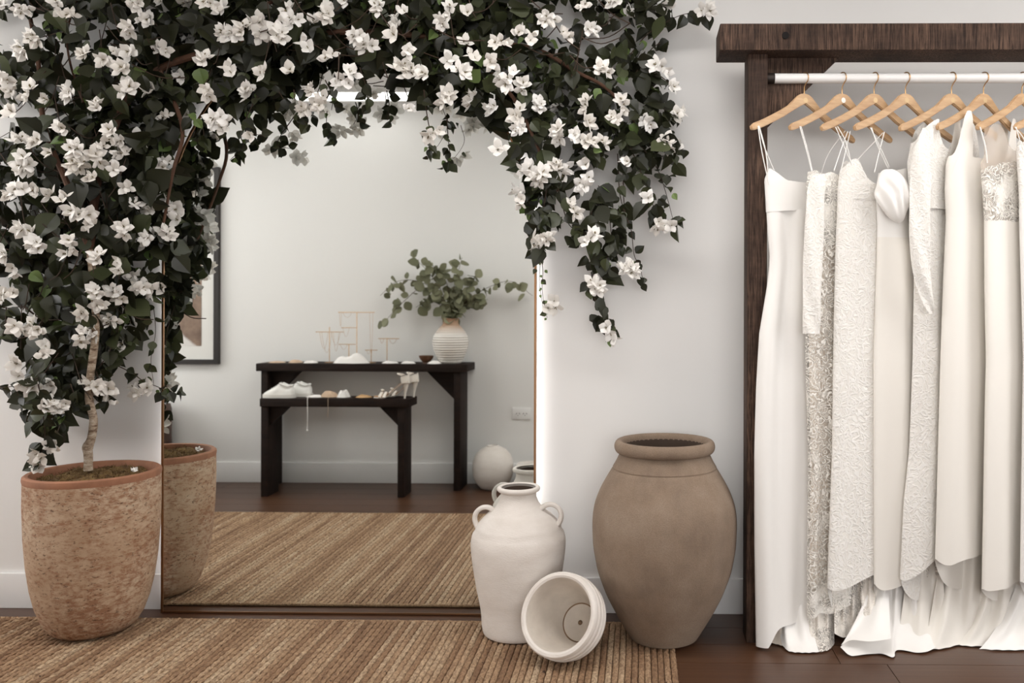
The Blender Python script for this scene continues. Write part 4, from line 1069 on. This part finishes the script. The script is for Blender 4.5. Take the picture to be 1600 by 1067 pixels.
# round vase and small pot on the floor by the table
c = PM(770, 766, 5.06)
sv = [(0, 0), (.055, 0), (.075, .006), (.1, .035), (.118, .075), (.125, .12), (.121, .165), (.105, .205), (.08, .235), (.05, .252), (.036, .257), (.036, .262), (.03, .264), (.026, .256), (.06, .235), (.1, .15), (.06, .03), (0, .02)]
sv = [(r+.0012*math.sin(z*190), z) for r, z in sv[:10]]+sv[10:]; sv[0] = (0, 0)
o = MB().lathe(sv, 48, close=True).build('round_vase', M_CLAY); o.location = (c.x, c.y, 0); tag(o, 'round white clay vase on the floor right of the console table, in the mirror', 'vase')
c = P(838, 740, 5.03)
sp_ = [(0, 0), (.075, 0), (.09, .01), (.112, .08), (.112, .12), (.104, .135), (.118, .142), (.121, .15), (.116, .158), (.106, .158), (.1, .145), (.1, .06), (0, .04)]
o = MB().lathe(sp_, 40, close=True).build('squat_pot', M_CLAY); o.location = (c.x, 2*YM-5.03, 0); tag(o, 'squat white clay pot half cut by the right edge of the mirror', 'pot')
# jewellery stands
def jstand(pxp, yb, yt, bars, label, chains=()):
    b = PM(pxp, yb, YT); r = empty('jewellery_stand', (b.x, b.y, TZ)); tag(r, label, 'jewellery stand', 'gold jewellery stands on the console table')
    h = PM(pxp, yt, YT).z-TZ
    MB().tube([(0, 0, .004), (0, 0, h)], .0022, 8).build('pole', M_GOLD, r)
    MB().lathe([(0, 0), (.028, 0), (.028, .003), (.004, .006), (0, .006)], 24).build('base', M_GOLD, r)
    bo = {}
    for (x0, x1, y) in bars:
        z = PM(pxp, y, YT).z-TZ; xa, xb = PM(x0, y, YT).x-b.x, PM(x1, y, YT).x-b.x
        cb = MB().tube([(xa, 0, z), (xb, 0, z)], .0021, 8).lathe([(0, -.004), (.004, 0), (0, .004)], 8, mat=Matrix.Translation((xa, 0, z))).lathe([(0, -.004), (.004, 0), (0, .004)], 8, mat=Matrix.Translation((xb, 0, z))).build('crossbar', M_GOLD, r); bo.setdefault(y, cb)
    for (x0, x1, y, drop) in chains:
        z = PM(pxp, y, YT).z-TZ; xa, xb = PM(x0, y, YT).x-b.x, PM(x1, y, YT).x-b.x
        d = drop*YT/F
        MB().tube([(lerp(xa, xb, i/12), .003, z-d*(1-(2*i/12-1)**2)) for i in range(13)], .0008, 5).build('chain', M_GOLD, bo[min(bo, key=lambda q: abs(q-y))])
jstand(514.7, 563, 511, [(494, 536, 518.6)], 'gold jewellery stand with looped chains, leftmost on the console table', [(500, 513, 519, 26), (503, 519, 519, 32), (518, 532, 519, 20), (521, 530, 519, 30)])
jstand(557.4, 562, 487.7, [(529, 584.6, 488), (534, 557, 512)], 'tallest gold jewellery stand on the console table, with two crossbars', [(531, 534, 488, 22), (578, 583, 488, 66), (536, 550, 488, 8), (536, 546, 512, 14)])
jstand(545, 562, 538, [(530, 555, 538)], 'short gold jewellery stand in front of the tallest one', [(532, 543, 538, 8)])
jstand(580, 562, 546, [(571, 589, 547)], 'smallest gold jewellery stand on the console table', [(573, 579, 547, 6)])
jstand(604.6, 563, 528, [(592, 623, 529)], 'gold jewellery stand nearest the ribbed vase', [(594, 600, 529, 7), (608, 620, 529, 8)])
# small wooden bowl and table things
M_BOWL = plain('dark wooden bowl', S(98, 64, 42), .5, nscale=20, var=.2)
c = PM(666, 567, YT-.02)
o = MB().lathe([(0, 0), (.022, 0), (.020, .006), (.026, .012), (.040, .03), (.045, .046), (.042, .046), (.036, .03), (.02, .016), (0, .014)], 32).build('wooden_bowl', M_BOWL); o.location = (c.x, c.y, TZ); tag(o, 'small dark wooden footed bowl beside the ribbed vase', 'bowl')
M_CLOTHW = cloth('white fabric piece', S(232, 228, 224), .75); M_CLOTHB = cloth('beige ribbon', S(196, 168, 142), .7)
def crumple(name, px0, px1, pyb, hpx, Yv, zt, mat, label, cat, depth=.05, seed=0, group=None, spike=0.0):
    a, b = PM(px0, pyb, Yv), PM(px1, pyb, Yv); w = (b.x-a.x)/2; h = hpx*Yv/F
    def fn(u, v):
        th = 2*PI*u; r = v; x = math.cos(th)*r; y = math.sin(th)*r
        e = 1+.22*noise.noise((math.cos(th)*2+seed, math.sin(th)*2, seed*1.7))
        z = h*(1-r**4)*(.74+.4*noise.noise((x*1.7+seed, y*1.7, seed)))+h*.18*abs(noise.noise((x*7, y*7+seed, 3)))
        z = max(z, 0)*(1-r**6)+.001
        return (x*w*e, y*depth*e, z)
    o = MB().grid(40, 14, fn, wrap=True).build(name, mat); o.location = ((a.x+b.x)/2, a.y, zt); tag(o, label, cat, group); return o
crumple('hair_accessory', 419, 446, 566, 3, YT-.03, TZ, M_CLOTHB, 'small flat beige accessory at the left end of the console table', 'accessory', .04, 1)
crumple('fabric_accessory', 452, 473, 566, 5, YT-.03, TZ, M_CLOTHB, 'small crumpled beige fabric accessory left of the jewellery stands', 'accessory', .04, 2)
crumple('fabric_accessory', 474, 497, 566, 4, YT-.04, TZ, M_CLOTHW, 'flat white fabric accessory lying beside the leftmost jewellery stand', 'accessory', .04, 3)
crumple('white_fabric', 522, 579, 567, 15, YT-.05, TZ, M_CLOTHW, 'soft heap of white fabric in front of the jewellery stands', 'fabric', .05, 6)
crumple('hair_accessory', 597, 622, 567, 4, YT-.05, TZ, M_CLOTHW, 'low white accessory below the stand nearest the vase', 'accessory', .035, 5)
crumple('hair_accessory', 626, 650, 568, 4, YT-.06, TZ, M_CLOTHW, 'small pale accessory on the console table left of the wooden bowl', 'accessory', .03, 8)
crumple('white_napkin', 668, 690, 567, 5, YT-.07, TZ, M_CLOTHW, 'white folded cloth leaning between wooden bowl and ribbed vase', 'napkin', .03, 9)
crumple('satin_belt', 478, 506, 622, 4, YBn, BZ, M_CLOTHW, 'narrow white satin belt on the bench with a strand hanging down', 'belt', .03, 11)
crumple('folded_sash', 500, 529, 622, 10, YBn+.01, BZ, M_CLOTHB, 'folded beige sash in the middle of the low bench', 'sash', .03, 12)
crumple('folded_sash', 526, 547, 622, 12, YBn, BZ, M_CLOTHW, 'folded white sash on the bench right of the beige one', 'sash', .03, 13)
o = crumple('gold_bangle', 556, 582, 622, 4, YBn, BZ, plain('tan leather', S(190, 152, 108), .5), 'flat tan dish on the bench between sash and high heels', 'dish', .035, 14); o.name = 'tan_dish'
def strand(pxx, y0, y1, r, mat, label, bead):
    a = PM(pxx, y0, 4.778); b = PM(pxx-.6, y1, 4.778); rt_ = empty('hanging_strand', (a.x, a.y+.004, a.z)); tag(rt_, label, 'strand', 'strands hanging from the bench')
    L = a.z-b.z
    MB().tube([(0, -.04, .004), (0, -.006, .006), (0, .002, 0), (.001, .002, -L*.5), (-.001, .002, -L)], r, 6).build('cord', mat, rt_)
    if bead: MB().lathe([(0, -.006), (.005, -.003), (.005, .003), (0, .006)], 12, mat=Matrix.Translation((-.001, .002, -L))).build('bead', mat, rt_)
strand(481, 622.5, 672, .0018, M_CLOTHW, 'white strand with a bead hanging below the bench', True)
strand(513, 622.5, 652, .0012, M_CLOTHB, 'thin beige cord hanging below the bench', False)
# sneakers
M_SNK = plain('white sneaker leather', S(232, 230, 226), .6, nscale=40, var=.05)
M_SOLE = plain('white rubber sole', S(224, 220, 214), .7)
def sneaker(xc, yc, label, dx):
    r = empty('sneaker', (xc, yc, BZ)); tag(r, label, 'sneaker', 'pair of white sneakers on the bench'); L = .18
    hw = lambda t: interp([(0, .012), (.06, .026), (.25, .036), (.5, .030), (.8, .030), (.93, .026), (.98, .016), (1, .003)], t)
    top = lambda t: interp([(0, .026), (.1, .038), (.3, .056), (.42, .070), (.52, .086), (.62, .082), (.76, .066), (.9, .072), (.97, .060), (1, .03)], t)
    def up(u, v):
        t = v; a = PI*u; w = hw(t); h = top(t)
        return ((t-.5)*L, -math.cos(a)*w*(1-.35*math.sin(a)**2*(t > .5)), .016+(h-.016)*math.sin(a)**.8)
    uo = MB().grid(18, 30, up).build('upper', M_SNK, r)
    def so(u, v):
        t = .5-.5*math.cos(2*PI*u); s = 1 if u < .5 else -1
        return ((t-.5)*(L+.008), s*(hw(t)+.004)*1.02, v*.020)
    sm = MB().grid(40, 4, so, wrap=True); n0 = len(sm.v); sm.f.append(tuple(range(40))); sm.m.append(0); sm.f.append(tuple(range(120, 160))); sm.m.append(0); sm.build('sole', M_SOLE, r)
    lc = MB()
    for k in range(5):
        t = .24+k*.065; h = top(t)+.002; lc.tube([((t-.5)*L, -.016, h-.004), ((t-.5)*L, 0, h+.001), ((t-.5)*L+.004, .016, h-.004)], .0022, 5)
    lc.tube([((.52-.5)*L, -.012, top(.52)), (-.004, -.026, top(.5)+.004), (.008, -.02, top(.55)-.004)], .002, 5).build('laces', M_SNK, uo)
    MB().tube([((t-.5)*L, s*.021, top(t)-.001) for s in (1,) for t in (.56, .68, .8, .9)]+[(.43*L, 0, .073)]+[((t-.5)*L, -.021, top(t)-.001) for t in (.9, .8, .68, .56)], .006, 8).build('collar', M_SNK, uo)
a = PM(437, 622, YBn-.03); sneaker(a.x, a.y, 'white sneaker at the left end of the bench, half behind its mate', 0)
a = PM(455, 622, YBn+.04); b = PM(456, 622, YBn-.03); sneaker(b.x, b.y-.075, 'white sneaker on the bench, the right one of the pair', 0)
# high heels
M_HEEL = plain('ivory satin shoe', S(226, 218, 208), .45); M_INS = plain('tan insole', S(190, 150, 112), .6)
def heel_shoe(xc, yc, label):
    r = empty('high_heel', (xc, yc, BZ)); tag(r, label, 'shoe', 'pair of ivory high heels on the bench')
    pro = [(-.105, .006, .016), (-.08, .005, .028), (-.05, .006, .034), (-.02, .018, .030), (.015, .05, .027), (.05, .082, .026), (.078, .092, .025), (.098, .093, .018)]
    c = curve_pts([(x, 0, z) for x, z, w in pro], 5); n = len(c); tb = [(i/(len(pro)-1), w) for i, (x, z, w) in enumerate(pro)]
    def sole(th, dz):
        def fn(u, v):
            i = min(n-1, int(round(v*(n-1)))); w = interp(tb, v); a = 2*PI*u
            return (c[i].x, math.cos(a)*w, c[i].z+dz+math.sin(a)*th)
        return fn
    so_ = MB().grid(12, n, sole(.007, 0), wrap=True).build('sole', M_HEEL, r)
    MB().grid(12, n, sole(.002, .0065), wrap=True).build('insole', M_INS, so_)
    MB().tube([(.080, 0, .092), (.078, 0, .06), (.074, 0, .03), (.072, 0, .0)], [.019, .011, .0065, .0055], 12).build('heel', M_HEEL, r)
    def cup(u, v):
        a = lerp(-1.9, 1.9, u); x = .070+.034*math.cos(a); y = .026*math.sin(a); return (x-.006*v, y, .092+v*(.052-.018*abs(a)/1.9))
    MB().grid(18, 6, cup).build('heel_cup', M_HEEL, r)
    st = MB()
    for x0, w in ((-.065, .034), (-.04, .036)):
        st.tube([(x0, -w, .008), (x0+.004, -w*.7, .026), (x0+.006, 0, .036), (x0+.004, w*.7, .026), (x0, w, .008)], .0085, 8, flat=.4)
    ts = st.build('toe_strap', M_HEEL, r)
    MB().tube([(.064, .026, .135), (.04, .022, .142), (.03, 0, .146), (.04, -.022, .142), (.064, -.026, .135)], .0035, 6).build('ankle_strap', M_HEEL, r)
    MB().tube([(-.058, 0, .04), (-.06, -.012, .05), (-.052, 0, .047), (-.06, .012, .05), (-.058, 0, .04)], .006, 8).build('bow', M_HEEL, ts)
a = PM(613, 622, YBn-.05); heel_shoe(a.x, a.y, 'ivory high heeled sandal nearest the front edge of the bench')
a = PM(621, 622, YBn-.05); heel_shoe(a.x, a.y-.085, 'ivory high heeled sandal behind its mate on the bench')
# framed picture on the opposite wall
fx1 = PM(342.5, 400, 2*YM-YNEAR-.02).x; fz0, fz1 = PM(300, 569, 2*YM-YNEAR-.02).z, PM(300, 261, 2*YM-YNEAR-.02).z; fx0 = fx1-.86
fr_ = empty('framed_picture', ((fx0+fx1)/2, YNEAR, (fz0+fz1)/2)); tag(fr_, 'large black framed brown toned print with wide white mat, on the opposite wall', 'picture')
hw, hh, t = (fx1-fx0)/2, (fz1-fz0)/2, .03
MB().box((-hw, .001, -hh), (-hw+t, .032, hh)).box((hw-t, .001, -hh), (hw, .032, hh)).box((-hw+t, .001, -hh), (hw-t, .032, -hh+t)).box((-hw+t, .001, hh-t), (hw-t, .032, hh)).build('frame', plain('black frame', S(34, 28, 26), .45), fr_, False)
MB().box((-hw+t, .002, -hh+t), (hw-t, .012, hh-t)).build('mat_board', plain('white mat board', S(226, 224, 220), .8), fr_, False); mo = bpy.data.objects['mat_board']
def print_mat():
    m = NM('brown toned print'); v = m.coord(); sp = m.node('ShaderNodeSeparateXYZ'); m.lk(v, sp.inputs[0])
    n1 = m.noise(v, 6, 6, .7)
    sand = m.ramp(n1, [(.3, S(96, 74, 60)), (.7, S(150, 126, 108))])
    up = m.ramp(m.math('ADD', m.math('MULTIPLY', sp.outputs[2], 1.4), m.math('MULTIPLY', n1, .25)), [(.2, (0, 0, 0, 1)), (.34, (1, 1, 1, 1))])
    c = m.mix(up, sand, S(206, 186, 170))
    hill = m.math('ADD', m.math('MULTIPLY', sp.outputs[2], -1.0), m.math('MULTIPLY', sp.outputs[0], -.9))
    c = m.mix(m.ramp(m.math('ADD', hill, m.math('MULTIPLY', n1, .05)), [(.27, (0, 0, 0, 1)), (.29, (1, 1, 1, 1))]), c, S(216, 212, 208))
    m.col(c); m.set(Roughness=.5); return m.m
MB().box((-hw+t+.085, .0125, -hh+t+.085), (hw-t-.085, .014, hh-t-.085)).build('print', print_mat(), mo, False)
# brown leather armchair
M_LEATH = plain('dark brown leather', S(78, 54, 44), .5, nscale=30, var=.15, bump=.15)
ax = PM(273, 650, 5.16).x; az = PM(260, 630, 5.0).z
ch = empty('leather_armchair', (ax-.33, 1.05, 0)); tag(ch, 'dark brown leather armchair, its edge showing behind the planter in the mirror', 'armchair')
MB().box((-.33, -.28, .12), (.33, .32, .30), bev=.03).build('seat_base', M_LEATH, ch)
MB().box((-.22, -.18, .30), (.22, .33, .40), bev=.04).build('seat_cushion', M_LEATH, ch)
MB().box((-.33, -.31, .12), (.33, -.17, az), bev=.05).build('backrest', M_LEATH, ch)
for s in (-1, 1):
    MB().box((s*.275-.055, -.2, .12), (s*.275+.055, .32, az-.08), bev=.035).build('armrest', M_LEATH, ch)
    for yy in (-.25, .26): MB().tube([(s*.27, yy, .13), (s*.285, yy, 0)], [.02, .014], 10).build('leg', M_TABLE, ch)
